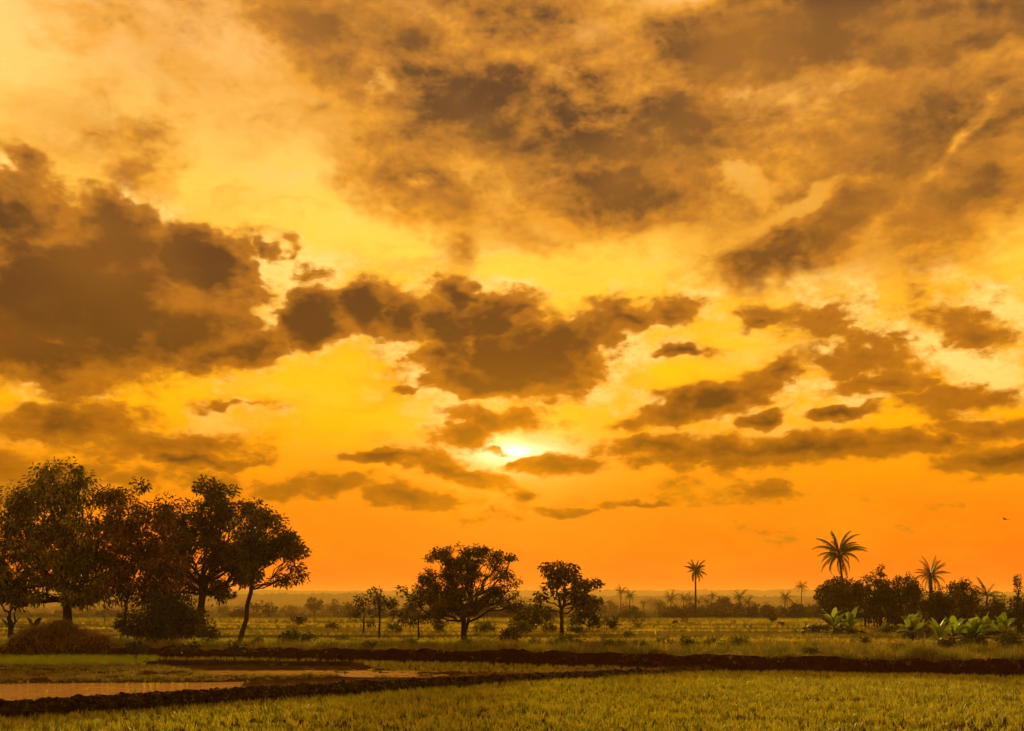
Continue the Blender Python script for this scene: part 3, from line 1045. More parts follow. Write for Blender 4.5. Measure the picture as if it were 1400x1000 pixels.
def foliage(name, stops, trans=0.35, f=0.7):
    """colour varies by leaf and by clump"""
    m, k = mat(name)
    geo = k.node('ShaderNodeNewGeometry')
    at = k.node('ShaderNodeAttribute', attribute_name='tone')
    n = k.noise(geo.outputs['Position'], f, 4, 0.65)
    v = k.mad(at.outputs['Fac'], 0.45, k.mul(n, 0.6))
    c = k.ramp(v, stops)
    d = k.node('ShaderNodeBsdfPrincipled')
    k.put(d.inputs['Base Color'], c)
    d.inputs['Roughness'].default_value = 0.55
    d.inputs['Specular IOR Level'].default_value = 0.15
    t = k.node('ShaderNodeBsdfTranslucent')
    k.put(t.inputs[0], k.mix(1.0, c, (1.0, 0.9, 0.4), 'MULTIPLY'))
    mx = k.node('ShaderNodeMixShader'); mx.inputs[0].default_value = trans
    k.nt.links.new(d.outputs[0], mx.inputs[1]); k.nt.links.new(t.outputs[0], mx.inputs[2])
    finish(m, k, mx.outputs[0])
    return m


M_BARK = bark('bark', (0.012, 0.007, 0.004), (0.045, 0.028, 0.015))
M_MANGO = foliage('mango_leaves', [(0.3, (0.016, 0.016, 0.003)), (0.47, (0.06, 0.052, 0.008)), (0.62, (0.22, 0.16, 0.022)), (0.78, (0.38, 0.24, 0.035))], 0.14, 1.1)
M_RUSSET = foliage('russet_leaves', [(0.3, (0.016, 0.009, 0.003)), (0.47, (0.055, 0.027, 0.008)), (0.62, (0.20, 0.09, 0.02)), (0.8, (0.32, 0.16, 0.03))], 0.14, 1.1)
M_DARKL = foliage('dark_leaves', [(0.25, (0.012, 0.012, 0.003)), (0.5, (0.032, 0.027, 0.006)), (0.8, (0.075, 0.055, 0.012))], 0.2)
M_OPEN = foliage('open_leaves', [(0.25, (0.018, 0.014, 0.004)), (0.5, (0.06, 0.042, 0.008)), (0.75, (0.17, 0.105, 0.018))], 0.16, 1.2)
M_BUSH = foliage('bush_leaves', [(0.25, (0.035, 0.045, 0.01)), (0.5, (0.085, 0.09, 0.016)), (0.8, (0.16, 0.14, 0.03))], 0.35)
M_FROND = foliage('palm_leaves', [(0.2, (0.03, 0.03, 0.008)), (0.8, (0.09, 0.075, 0.018))], 0.25)
M_BANANA = foliage('banana_leaves', [(0.2, (0.10, 0.15, 0.02)), (0.5, (0.17, 0.24, 0.035)), (0.8, (0.30, 0.36, 0.06))], 0.5)
M_BANSTEM = bark('banana_stem', (0.03, 0.035, 0.01), (0.10, 0.10, 0.03))
M_PALE = foliage('dry_spike', [(0.2, (0.5, 0.42, 0.12)), (0.8, (0.75, 0.62, 0.25))], 0.5)


def unit(v):
    return v / np.maximum(np.linalg.norm(v, axis=1, keepdims=True), 1e-9)


def leaf_mesh(centers, outward, size, per, crad, r, droop=0.35, narrow=0.36, flat=1.0):
    """kite-shaped leaves, folded along the midrib, in clumps round the twig ends"""
    n = len(centers) * per
    c = np.repeat(centers, per, 0)
    ow = np.repeat(outward, per, 0)
    d = r.normal(size=(n, 3)); d = unit(d)
    off = d * (crad * np.repeat(r.uniform(0.6, 1.25, len(centers)), per) * r.random(n) ** 0.5)[:, None]
    off[:, 2] *= 0.75 * flat
    base = c + off
    ax = unit(unit(off) * 0.7 + ow * 0.5 + r.normal(size=(n, 3)) * 0.45 + np.array([0, 0, -droop]))
    side = unit(np.cross(ax, r.normal(size=(n, 3))))
    nrm = np.cross(ax, side)
    L = size * r.uniform(0.65, 1.25, n)
    W = L * narrow
    p0 = base
    p1 = base + ax * (L * 0.45)[:, None] + side * (W * 0.5)[:, None] + nrm * (W * 0.15)[:, None]
    p2 = base + ax * L[:, None] - np.array([0, 0, 1]) * (L * 0.12)[:, None]
    p3 = base + ax * (L * 0.45)[:, None] - side * (W * 0.5)[:, None] + nrm * (W * 0.15)[:, None]
    V = np.stack([p0, p1, p2, p3], 1).reshape(-1, 3)
    i = np.arange(n) * 4
    T = np.concatenate([np.c_[i, i + 1, i + 2], np.c_[i, i + 2, i + 3]])
    ct = np.repeat(r.random(len(centers)), per)
    tone = np.repeat(0.55 * ct + 0.45 * r.random(n), 4)
    return V, T, tone


class Tubes:
    def __init__(s):
        s.V, s.Q, s.n = [], [], 0

    def add(s, pts, rad, k=6):
        pts = np.asarray(pts, float); rad = np.asarray(rad, float)
        tg = np.gradient(pts, axis=0); tg = unit(tg)
        ref = np.array([1.0, 0.13, 0.07])
        a = unit(np.cross(tg, ref)); b = np.cross(tg, a)
        th = np.linspace(0, 2 * math.pi, k, endpoint=False)
        ring = a[:, None] * np.cos(th)[None, :, None] + b[:, None] * np.sin(th)[None, :, None]
        V = pts[:, None] + ring * rad[:, None, None]
        m = len(pts)
        ii = (np.arange(m * k).reshape(m, k)) + s.n
        q = np.stack([ii[:-1], np.roll(ii[:-1], -1, 1), np.roll(ii[1:], -1, 1), ii[1:]], -1).reshape(-1, 4)
        s.V.append(V.reshape(-1, 3)); s.Q.append(q); s.n += m * k

    def build(s, name, m, parent):
        return mesh_np(name, np.concatenate(s.V), np.concatenate(s.Q), m, parent=parent, smooth=True)


def curve(p, q, bend, n, r, wob=0.04):
    p, q = np.asarray(p, float), np.asarray(q, float)
    t = np.linspace(0, 1, n)[:, None]
    L = np.linalg.norm(q - p)
    c = (p + q) / 2 + np.asarray(bend, float)
    P_ = (1 - t) ** 2 * p + 2 * t * (1 - t) * c + t * t * q
    w = r.normal(size=(n, 3)) * wob * L
    w[0] = 0; w[-1] = 0
    return P_ + w


TREE_ID = [0]


def tree(name, label, cat, base_px, base_py, Y, blobs, leaf, m, clump=0.5, per=26, dens=1.0, holes=0.45, trunk_r=None, fork=0.45,
         group=None, trunk_tilt=0.0, shell=0.45, droop=0.35, depth=0.85, limbs=True, narrow=0.36, z0=None, multi=1, hf=0.55, barkm=None, flat=1.0, sub=9):
    """blobs: (px, py, rx, ry) lobes of the crown as seen from the road; Y: distance"""
    TREE_ID[0] += 1
    r = np.random.default_rng(1000 + TREE_ID[0])
    per = int(per * 1.7)
    dens = dens * (4.6 if Y < 140 else 3.4)
    s = Y / F
    wx = lambda px: (px - 700) * s
    wz = lambda py: EYE + (HZ - py) * s
    bx = wx(base_px)
    bz = float(ground_z(bx, Y)[0]) - 0.03 if z0 is None else z0
    root = empty(name, (bx, Y, bz))
    tag(root, label, cat, group)
    O = np.array([bx, Y, bz])
    cents, outs, bcs = [], [], []
    for bi, (px, py, rx, ry) in enumerate(blobs):
        c = np.array([wx(px), Y + r.uniform(-0.3, 0.3) * rx * s, wz(py)])
        R3 = np.array([rx * s, max(rx, ry) * s * depth, ry * s]) - clump * 0.5
        R3 = np.maximum(R3, clump * 0.35)
        vol = R3[0] * R3[1] * R3[2]
        ncl = int(max(3, dens * 0.9 * (vol ** 0.82) / (clump ** 2.3)))
        d = unit(r.normal(size=(ncl * 2, 3)))
        rr = r.random(ncl * 2) ** shell
        pnt = c + d * R3 * rr[:, None]
        hn = fnoise(pnt + 5.5 * TREE_ID[0], hf / max(clump, 0.2), 2)
        keep = hn > np.quantile(hn, holes) if holes > 0 else np.ones(len(pnt), bool)
        pnt, d = pnt[keep], d[keep]
        if len(pnt) > ncl:
            pnt, d = pnt[:ncl], d[:ncl]
        pnt[:, 2] = np.maximum(pnt[:, 2], bz + clump * 0.4)
        cents.append(pnt); outs.append(d); bcs.append((c, R3, pnt))
    Cn = np.concatenate(cents); Ow = np.concatenate(outs)
    V, T, tone = leaf_mesh(Cn - O, Ow, leaf, per, clump, r, droop, narrow, flat)
    crown = mesh_np('crown', V, T, m, parent=root, attr={'tone': ('POINT', tone)})
    if limbs:
        tb = Tubes()
        topz = max(c[0][2] for c in bcs)
        H = topz - bz
        tr = trunk_r if trunk_r else 0.03 * H
        lowest = min(c[0][2] - c[1][2] for c in bcs)
        fz = fork * H
        fp = np.array([trunk_tilt * s, 0, fz])
        kk = 8
        tpts = curve((0, 0, -0.1), fp, (trunk_tilt * s * 0.15, 0, 0), 6, r, 0.012)
        tb.add(tpts, tr * np.array([1.35, 1.05, .95, .9, .85, .82]), kk)
        for j in range(multi - 1):
            q = fp + np.array([r.uniform(-.12, .12) * H, r.uniform(-.1, .1) * H, 0.1 * H])
            tb.add(curve((r.uniform(-.1, .1) * tr * 4, 0, -0.05), q, (0, 0, 0), 6, r, 0.02), tr * np.linspace(0.8, 0.4, 6), 6)
        for (c, R3, pnt) in bcs:
            tgt = c - O - np.array([0, 0, R3[2] * 0.35])
            tgt[2] = max(tgt[2], fz * 0.9)
            st = fp * (0.82 if tgt[2] < fz * 1.3 else 1.0)
            lr = tr * min(0.62, 0.30 + 0.25 * (R3[0] / max(1e-3, H * 0.3)))
            bend = np.array([(tgt - st)[0] * 0.12, (tgt - st)[1] * .1, -0.05 * np.linalg.norm(tgt - st)])
            lp = curve(st, tgt, bend, 7, r, 0.045)
            tb.add(lp, lr * np.linspace(1.0, 0.42, 7), 6)
            k2 = min(len(pnt), sub)
            for q in pnt[r.choice(len(pnt), k2, replace=False)] - O:
                a = lp[r.integers(3, 7)]
                mid = curve(a, q, (0, 0, 0.08 * np.linalg.norm(q - a)), 5, r, 0.05)
                tb.add(mid, lr * np.linspace(0.42, 0.10, 5), 4)
                near_ = pnt[np.argsort(np.linalg.norm(pnt - O - q, axis=1))[1:4]] - O
                for q2 in near_:
                    tb.add(curve(mid[3], q2, (0, 0, 0), 3, r, 0.04), lr * np.array([0.16, 0.1, 0.05]), 3)
        tb.build('trunk', barkm or M_BARK, root)
    return root


def Yof(py, z=TOP):
    return (EYE - z) * F / (py - HZ)


# ------------------------------------------------------------------ the big trees on the left
tree('mango_tree', 'broad mango tree with olive leaves and thick dark trunk behind the straw mound', 'tree', 93, 873, 66,
     [(30, 705, 60, 50), (88, 668, 52, 36), (118, 715, 48, 50), (60, 762, 70, 52), (118, 782, 52, 48), (-15, 765, 55, 60), (20, 800, 50, 34), (150, 705, 28, 40), (152, 770, 34, 40),
      (70, 640, 26, 14), (110, 642, 24, 14), (100, 815, 60, 18)],
     0.30, M_MANGO, clump=0.62, per=30, dens=1.25, holes=0.40, trunk_r=0.30, fork=0.26, droop=0.7, narrow=0.30, sub=12)
tree('mango_tree', 'russet leaved tree with a thin stem in the middle of the left grove', 'tree', 165, 878, 64.5,
     [(150, 672, 16, 28), (172, 700, 26, 42), (190, 668, 14, 14), (185, 755, 50, 56), (208, 712, 36, 28), (230, 690, 18, 16), (170, 800, 36, 34), (225, 770, 34, 50), (215, 820, 40, 28)],
     0.28, M_RUSSET, clump=0.58, per=30, dens=1.3, holes=0.3, trunk_r=0.10, fork=0.25, trunk_tilt=8, droop=0.7, narrow=0.32)
tree('mango_tree', 'tall round crowned tree behind the leaning tree in the left grove', 'tree', 276, 862, 72,
     [(290, 676, 42, 24), (248, 700, 38, 24), (325, 700, 36, 24), (262, 740, 50, 32), (325, 745, 42, 38), (300, 712, 40, 30), (270, 790, 42, 28), (325, 788, 34, 20), (235, 730, 40, 36), (348, 705, 30, 24), (350, 745, 30, 34), (240, 775, 36, 34), (300, 765, 46, 30), (290, 806, 34, 20), (330, 775, 40, 26), (222, 812, 26, 24)],
     0.27, M_OPEN, clump=0.50, per=28, dens=0.85, holes=0.5, trunk_r=0.26, fork=0.38, droop=0.45, hf=0.4, sub=12)
tree('leaning_tree', 'slender leaning tree at the right end of the left grove', 'tree', 326, 885, 60,
     [(368, 710, 30, 18), (390, 728, 24, 26), (400, 758, 20, 28), (378, 748, 38, 34), (350, 762, 36, 30), (398, 782, 24, 22), (340, 730, 30, 30), (372, 795, 34, 9)],
     0.23, M_OPEN, clump=0.42, per=28, dens=0.95, holes=0.45, trunk_r=0.13, fork=0.55, trunk_tilt=19, droop=0.3, hf=0.45, sub=11)
tree('low_tree', 'small dark tree at the left edge beside a banana plant', 'tree', 13, 872, 68,
     [(-5, 805, 40, 22), (20, 822, 26, 14)], 0.26, M_DARKL, clump=0.5, per=26, dens=1.5, holes=0.25, trunk_r=0.11, fork=0.55, multi=2)
tree('leafy_bush', 'large dark bush under the russet tree', 'bush', 215, 880, 62,
     [(200, 852, 38, 28), (240, 856, 40, 26), (225, 832, 40, 26), (262, 840, 30, 24)], 0.22, M_DARKL, clump=0.40, per=26, dens=1.3, holes=0.25, trunk_r=0.05, fork=0.2, multi=4)
tree('leafy_bush', 'small dark bush between the round crowned tree and the leaning tree', 'bush', 287, 884, 60,
     [(287, 866, 19, 16)], 0.16, M_DARKL, clump=0.28, per=24, dens=1.3, holes=0.2, trunk_r=0.03, fork=0.2, multi=4)
tree('sapling', 'pale thin sapling in the field between the mango trunk and the russet tree', 'sapling', 143, 852, 120,
     [(143, 838, 7, 10)], 0.35, M_BUSH, clump=0.5, per=10, dens=0.8, holes=0.3, trunk_r=0.05, fork=0.5)

# ------------------------------------------------------------------ the middle trees
tree('slim_tree', 'thin straight tree with a small flat crown left of the umbrella tree', 'tree', 519, 872, 72,
     [(523, 821, 16, 11), (515, 812, 11, 8), (534, 826, 9, 7)], 0.22, M_DARKL, clump=0.34, per=22, dens=1.1, holes=0.3, trunk_r=0.07, fork=0.75)
tree('dense_bush', 'ragged dark bush tree left of the thin straight tree', 'bush', 497, 862, 84,
     [(500, 826, 13, 16), (489, 838, 11, 14), (505, 846, 10, 12), (509, 812, 6, 9)], 0.25, M_DARKL, clump=0.42, per=20, dens=1.1, holes=0.35, trunk_r=0.08, fork=0.3)
tree('sparse_tree', 'sparse small tree with separate leaves against the left side of the umbrella tree', 'tree', 572, 873, 71,
     [(552, 806, 12, 8), (566, 822, 18, 18), (548, 835, 14, 12), (580, 806, 14, 12), (590, 835, 14, 14), (560, 846, 26, 10)],
     0.27, M_DARKL, clump=0.42, per=13, dens=0.9, holes=0.42, trunk_r=0.06, fork=0.5, hf=0.4)
tree('umbrella_tree', 'wide flat topped tree with twin dark stems in the middle', 'tree', 634, 878, 66,
     [(640, 756, 56, 13), (610, 764, 34, 12), (680, 764, 28, 11), (645, 772, 56, 12), (668, 786, 36, 12), (618, 785, 34, 16), (698, 764, 10, 6), (585, 790, 26, 14), (608, 802, 44, 26), (622, 826, 46, 22), (598, 830, 36, 16), (574, 826, 22, 20), (585, 842, 26, 12), (668, 815, 34, 18),
      (672, 805, 26, 14), (697, 800, 16, 16), (690, 828, 30, 13), (650, 790, 30, 10), (705, 812, 14, 14), (572, 806, 16, 12)],
     0.17, M_OPEN, clump=0.36, per=26, dens=0.85, holes=0.48, trunk_r=0.17, fork=0.30, multi=2, flat=0.8, hf=0.42, sub=12)
tree('open_tree', 'round open crowned tree with large scattered leaves and a forked dark stem', 'tree', 768, 866, 78,
     [(775, 780, 28, 14), (752, 794, 24, 18), (795, 793, 24, 18), (775, 805, 34, 18), (812, 798, 13, 14), (740, 812, 18, 12), (800, 820, 24, 20), (732, 826, 16, 14), (760, 780, 30, 14), (820, 815, 12, 14)],
     0.30, M_OPEN, clump=0.42, per=11, dens=0.75, holes=0.45, trunk_r=0.15, fork=0.42, narrow=0.5, hf=0.4, sub=12)
tree('dense_bush', 'dark rounded tree tucked under the right side of the open crowned tree', 'bush', 806, 862, 92,
     [(803, 832, 20, 20), (815, 846, 14, 14), (792, 848, 16, 12)], 0.25, M_DARKL, clump=0.42, per=24, dens=1.3, holes=0.2, trunk_r=0.08, fork=0.3)
tree('dense_bush', 'low spreading bush tree between the umbrella tree and the open tree', 'bush', 733, 864, 92,
     [(722, 845, 22, 16), (742, 842, 16, 18), (705, 850, 14, 12)], 0.25, M_DARKL, clump=0.42, per=22, dens=1.2, holes=0.3, trunk_r=0.07, fork=0.3)
tree('dense_bush', 'dark oval bush standing alone right of the open crowned tree', 'bush', 834, 862, 92,
     [(835, 851, 11, 13)], 0.22, M_DARKL, clump=0.36, per=26, dens=1.5, holes=0.15, trunk_r=0.06, fork=0.2)

# bushes on the rough grass, nearest first: x, foot row, half width, half height, look
BUSHES = [(405, 882, 26, 13, 'dark low bush on the grass right of the leaning tree'), (352, 884, 12, 6, 'tiny bush at the foot of the leaning tree'),
          (408, 856, 12, 9, 'dark round bush out in the field below the gap of the left grove'), (695, 880, 20, 15, 'dark bush to the right of the umbrella tree stems'),
          (640, 884, 16, 6, 'low weeds like bush in front of the umbrella tree stems'), (772, 886, 30, 12, 'wide green bush in front of the open crowned tree'),
          (728, 888, 14, 8, 'small bush on the bank left of the wide green bush'), (838, 886, 20, 7, 'low bush on the bank below the dark oval bush'),
          (940, 888, 24, 10, 'green bush on the bank right of the pale spike'), (975, 884, 16, 8, 'small green bush on the bank at the edge of the open field'),
          (1055, 851, 8, 6, 'dark round bush alone in the open field'), (1068, 857, 5, 4, 'little dark bush beside the round one in the open field'),
          (923, 854, 3, 3, 'tiny dark shrub in the field below the left palms'), (875, 890, 18, 8, 'brownish bush on the bank below the pale spike'),
          (1120, 868, 20, 9, 'dark bush left of the first banana clump'), (1165, 868, 14, 6, 'dark low bush right of the first banana clump'),
          (1385, 888, 22, 17, 'rounded green bush beside the bananas at the right edge'), (1213, 868, 17, 9, 'green bush between the first two banana clumps'),
          (1268, 872, 12, 10, 'leafy bush right of the second banana clump'), (1340, 886, 12, 8, 'dark weeds between the right hand bananas'),
          (560, 884, 16, 6, 'low bush below the sparse tree'), (470, 878, 14, 5, 'thin low bush in the grass left of the thin tree'),
          (665, 866, 20, 10, 'brown green bush behind the umbrella tree foot'), (712, 868, 20, 12, 'leafy bush in front of the spreading bush tree'),
          (752, 866, 12, 8, 'small bush touching the forked stem on its left'), (790, 868, 18, 9, 'low bush right of the forked stem'),
          (540, 866, 14, 9, 'bush between the thin straight tree and the sparse tree'), (600, 866, 16, 10, 'bush under the left edge of the umbrella crown'),
          (455, 862, 12, 6, 'scrubby bush left of the ragged bush tree'), (860, 872, 14, 6, 'thin bush below the little spiky palm'),
          (905, 884, 18, 7, 'weedy bush on the bank just below the pale spike'), (1010, 882, 18, 6, 'brown weeds at the bank in front of the open field'),
          (505, 888, 22, 6, 'brown weeds on the bank below the thin straight tree'), (450, 888, 20, 6, 'brown weeds on the bank left of the thin straight tree'),
          (185, 892, 24, 8, 'dark weeds on the bank right of the straw mound'), (255, 892, 26, 8, 'dark weeds on the bank below the large dark bush'),
          (320, 892, 22, 7, 'dark weeds on the bank below the leaning tree'), (1110, 896, 22, 6, 'dry weeds on the lip of the bank at the right'),
          (1230, 892, 22, 7, 'grassy bush on the bank below the lone banana fan'), (1180, 880, 14, 6, 'grassy bush in the field left of the lone banana fan'),
          (1322, 886, 16, 9, 'dark leafy bush between the left banana clump and the largest leaf'), (1296, 887, 14, 6, 'dark weeds under the left banana clump'),
          (1248, 876, 14, 7, 'dark weeds at the foot of the lone banana fan'), (1150, 870, 14, 7, 'dark weeds at the foot of the first banana clump'),
          (868, 852, 22, 4, 'flat dark shrub behind the little spiky palm')]
for (px, py, rx, ry, lab) in BUSHES:
    Y = Yof(py)
    big = rx * Y / F
    gr = rx > 13 and not lab.startswith('dark')
    tree('bush', lab, 'bush', px, py, Y, [(px - rx * .3, py - ry * .9, rx * .7, ry * .8), (px + rx * .35, py - ry * .8, rx * .65, ry * .75), (px, py - ry * 1.2, rx * .5, ry * .7)],
         0.14 + 0.04 * big, M_BUSH if gr else M_DARKL, clump=0.16 + 0.12 * big, per=22, dens=1.1, holes=0.25, trunk_r=0.025, fork=0.25, multi=3, group='bushes on the rough grass', sub=4)

# ------------------------------------------------------------------ far trees in the haze
FAR = [(430, 838, 824, 15, 11, 190, 'hazy round tree far off in the gap right of the left grove'), (368, 846, 831, 12, 10, 150, 'small round tree seen between leaning tree and hazy tree'),
       (350, 842, 826, 12, 9, 230, 'faint tree just right of the leaning trunk'), (393, 842, 833, 14, 7, 260, 'faint low tree between the small round trees'),
       (458, 842, 828, 11, 12, 230, 'hazy brown tree right of the hazy round tree'), (476, 842, 830, 12, 11, 180, 'brown tree behind the ragged bush'),
       (446, 842, 833, 10, 7, 300, 'very faint tree between two hazy brown trees'), (325, 850, 838, 14, 10, 190, 'hazy shrub tree behind the leaning trunk'),
       (305, 846, 832, 12, 9, 240, 'far tree behind the left grove seen through stems'), (535, 848, 835, 12, 11, 170, 'tree far behind the thin straight tree'),
       (592, 850, 838, 14, 10, 170, 'far tree behind the sparse tree'), (660, 850, 835, 18, 12, 180, 'far tree behind the umbrella tree right side'),
       (690, 850, 838, 16, 10, 200, 'far tree beyond the bushes right of the umbrella tree'), (750, 850, 838, 14, 10, 190, 'far tree behind the forked stem'),
       (820, 845, 829, 12, 12, 220, 'hazy tree right behind the open tree'), (836, 846, 826, 9, 11, 260, 'hazy rounded tree left of the twin palms'),
       (853, 846, 832, 8, 10, 240, 'round brown tree under the twin palms'), (880, 847, 840, 14, 5, 280, 'low scrub right of the twin palms'),
       (905, 847, 829, 10, 14, 250, 'brown tree left of the hazy palms'), (898, 848, 838, 8, 8, 240, 'small brown tree below the hazy palms'),
       (925, 848, 841, 16, 5, 260, 'long low thicket under the hazy palms'), (890, 840, 822, 9, 12, 520, 'faint tall tree in the haze right of the twin palms'),
       (967, 849, 837, 12, 13, 215, 'tree right of the tall single palm'), (990, 850, 826, 13, 18, 215, 'tallest domed tree of the distant clump'),
       (1006, 850, 838, 18, 14, 205, 'broad tree in the middle of the distant clump'), (1026, 850, 836, 12, 13, 215, 'right end tree of the distant clump'),
       (1050, 849, 838, 13, 13, 225, 'flat topped round tree after the break in the distant clump'), (1070, 850, 842, 14, 9, 220, 'low tree below the short palm'),
       (1088, 848, 834, 12, 11, 230, 'layered tree between the two distant palms'), (1106, 850, 836, 13, 15, 205, 'pointed tree left of the coconut palm thicket'),
       (1126, 852, 842, 14, 10, 190, 'dark low tree at the foot of the thicket')]
for (px, base, cy, rx, ry, Y, lab) in FAR:
    Y *= 1.9 if base < 849 else 1.35
    lobes = [(px, cy, rx * .8, ry * .8), (px - rx * .45, cy + ry * .3, rx * .55, ry * .6), (px + rx * .45, cy + ry * .25, rx * .55, ry * .62), (px + rx * .1, cy + ry * .5, rx * .7, ry * .5)]
    tree('distant_tree', lab, 'tree', px, base, Y, lobes, 0.20 * Y / 100, M_OPEN, clump=0.26 * Y / 100, per=18, dens=1.6 if base >= 849 else 1.0, holes=0.1,
         trunk_r=0.10 * Y / 100, fork=0.4, group='trees in the far haze', sub=3)
r_ = np.random.default_rng(15)
for i in range(44):
    px = r_.uniform(850, 1140) if i < 28 else r_.uniform(430, 730)
    ry = r_.uniform(7, 14); rx = ry * r_.uniform(0.9, 1.5); Y = r_.uniform(200, 280)
    tree('distant_tree', 'hazy tree merging into the unbroken far belt %s' % ('right of the twin palms' if i < 28 else 'behind the umbrella tree'), 'tree', px, 848, Y,
         [(px, 848 - ry, rx * .8, ry * .9), (px - rx * .5, 848 - ry * .7, rx * .6, ry * .6), (px + rx * .5, 848 - ry * .7, rx * .6, ry * .65)],
         0.20 * Y / 100, M_DARKL if i % 2 else M_OPEN, clump=0.26 * Y / 100, per=18, dens=1.2, holes=0.1, trunk_r=0.25, fork=0.4,
         group='far belt trees %s' % ('right of the twin palms' if i < 28 else 'behind the umbrella tree'), sub=2)
# further scattered specks of trees along the far fields
r_ = np.random.default_rng(5)
for i in range(34):
    px = r_.uniform(-60, 1460); Y = r_.uniform(800, 1500)
    h = r_.uniform(8, 16); hw = r_.uniform(7, 14)
    s = Y / F
    py0 = HZ - (-7 - EYE) / s
    ry = h / s / 2; rx = hw / s
    root = tree('distant_tree', 'small faint tree in the row fading into the orange haze', 'tree', px, py0, Y,
                [(px, py0 - ry * 1.15, rx * .8, ry * .8), (px - rx * .5, py0 - ry * .8, rx * .6, ry * .6), (px + rx * .5, py0 - ry * .8, rx * .6, ry * .6)],
                1.2 * Y / 800, M_OPEN, clump=2.0 * Y / 800, per=14, dens=1.0, holes=0.1, limbs=True, trunk_r=0.3, fork=0.4, group='faint trees along the horizon', sub=2)

# ------------------------------------------------------------------ palms
def frond_mesh(L, arch, seed, leaflets=26, lw=0.032, ll=0.46, hang=0.95):
    """one feather leaf: midrib curving over, paired leaflets hanging; root at origin, pointing +X"""
    r = np.random.default_rng(seed)
    if leaflets <= 24:
        lw, ll, hang = 0.06, 0.55, 0.8
    n = 12
    t = np.linspace(0, 1, n)
    ang = np.cumsum(np.r_[0, np.full(n - 1, -arch / (n - 1))] * (0.4 + 1.2 * t))
    dx_, dz_ = np.cos(ang), np.sin(ang)
    xr = np.r_[0, np.cumsum(dx_[:-1])] * L / (n - 1); zr = np.r_[0, np.cumsum(dz_[:-1])] * L / (n - 1)
    tb = Tubes()
    tb.add(np.c_[xr, np.zeros(n), zr], np.linspace(0.035, 0.008, n) * L / 3, 4)
    V, Q = list(tb.V[0]), list(tb.Q[0])
    T = []
    for i in range(leaflets):
        u = 0.12 + 0.88 * i / (leaflets - 1)
        x, z, a = np.interp(u, t, xr), np.interp(u, t, zr), np.interp(u, t, ang)
        env = math.sin(math.pi * min(1, 0.15 + u * 0.85)) ** 0.6 * 0.9 + 0.1
        for sgn in (-1, 1):
            l = ll * L / 3 * env * r.uniform(0.8, 1.15)
            hg_ = hang * r.uniform(0.7, 1.25)
            d = np.array([math.cos(a) * 0.55, sgn * math.cos(hg_), math.sin(a) * 0.55 - math.sin(hg_)])
            d /= np.linalg.norm(d)
            w = lw * L / 3
            p = np.array([x, 0, z]); al = np.array([math.cos(a), 0, math.sin(a)]) * w
            b0 = len(V)
            mid = p + d * l * 0.55
            tip = p + d * l + np.array([0, 0, -0.18 * l])
            V += [p - al, p + al, mid + al * 0.9, mid - al * 0.9, tip]
            Q.append((b0, b0 + 1, b0 + 2, b0 + 3)); T.append((b0 + 3, b0 + 2, b0 + 4))
    return np.array(V), np.array(Q), np.array(T)


FROND_CACHE = {}


def frond_data(L, arch, seed, **kw):
    key = (round(L, 2), round(arch, 1), seed % 4)
    if key not in FROND_CACHE:
        V, Q, T = frond_mesh(L, key[1], seed, **kw)
        r = np.random.default_rng(seed)
        o = mesh_np('frond', V, [Q, T], M_FROND, attr={'tone': ('POINT', np.full(len(V), r.random()))})
        FROND_CACHE[key] = o.data
        bpy.data.objects.remove(o)
    return FROND_CACHE[key]


def palm(name, label, px, top_py, Y, L, nf, group=None, tilt=0.0, trunk_r=0.14, base_py=None, seed=1, spread=(-0.75, 1.35), leaflets=26, z0=None, drp=0.0):
    r = np.random.default_rng(seed)
    s = Y / F
    bpx = px + tilt
    bx, tx = (bpx - 700) * s, (px - 700) * s
    bz = (float(ground_z(bx, Y)[0]) - 0.05) if z0 is None else z0
    root = empty(name, (bx, Y, bz))
    tag(root, label, 'palm tree', group)
    tz = EYE + (HZ - top_py) * s - bz
    tb = Tubes()
    n = 16
    t = np.linspace(0, 1, n)
    P_ = np.c_[(tx - bx) * t ** 1.6, 0.1 * np.sin(t * 3) * L * .2, tz * t]
    rad = trunk_r * (1.0 - 0.35 * t); rad[0] *= 1.5; rad *= 1 + 0.06 * (np.arange(n) % 2)
    tb.add(P_, rad, 8)
    tb.build('trunk', M_BARK, root)
    for i in range(nf):
        az_ = i * 2.399 + r.uniform(-.9, .9)
        e = spread[0] + (spread[1] - spread[0]) * (i + 0.5) / nf + r.uniform(-.12, .12)
        arch = 1.25 - 0.45 * e + r.uniform(-.4, .4) + drp
        l = L * r.uniform(0.72, 1.12)
        me = frond_data(round(L, 2), max(0.3, arch), int(r.integers(0, 4)), leaflets=leaflets)
        o = bpy.data.objects.new('frond', me)
        COL.objects.link(o)
        o.parent = root
        o.location = (tx - bx, 0, tz)
        o.rotation_euler = Euler((r.uniform(-.5, .5), -e, az_), 'XYZ')
        q = l / L
        o.scale = (q, q, q)
    if px > 1140 and Y < 120 and L > 2.5:
        cr = bpy.data.meshes.new('coconuts')
        bm = bmesh.new()
        for j in range(7):
            a = j * 0.9
            bmesh.ops.create_icosphere(bm, subdivisions=2, radius=0.13, matrix=Matrix.Translation((0.24 * math.cos(a), 0.24 * math.sin(a), -0.25 - 0.06 * (j % 3))) @ Matrix.Diagonal((1, 1, 1.25, 1)))
        bm.to_mesh(cr); bm.free()
        cr.materials.append(M_FROND)
        o = bpy.data.objects.new('coconuts', cr); COL.objects.link(o); o.parent = root; o.location = (tx - bx, 0, tz)
    return root


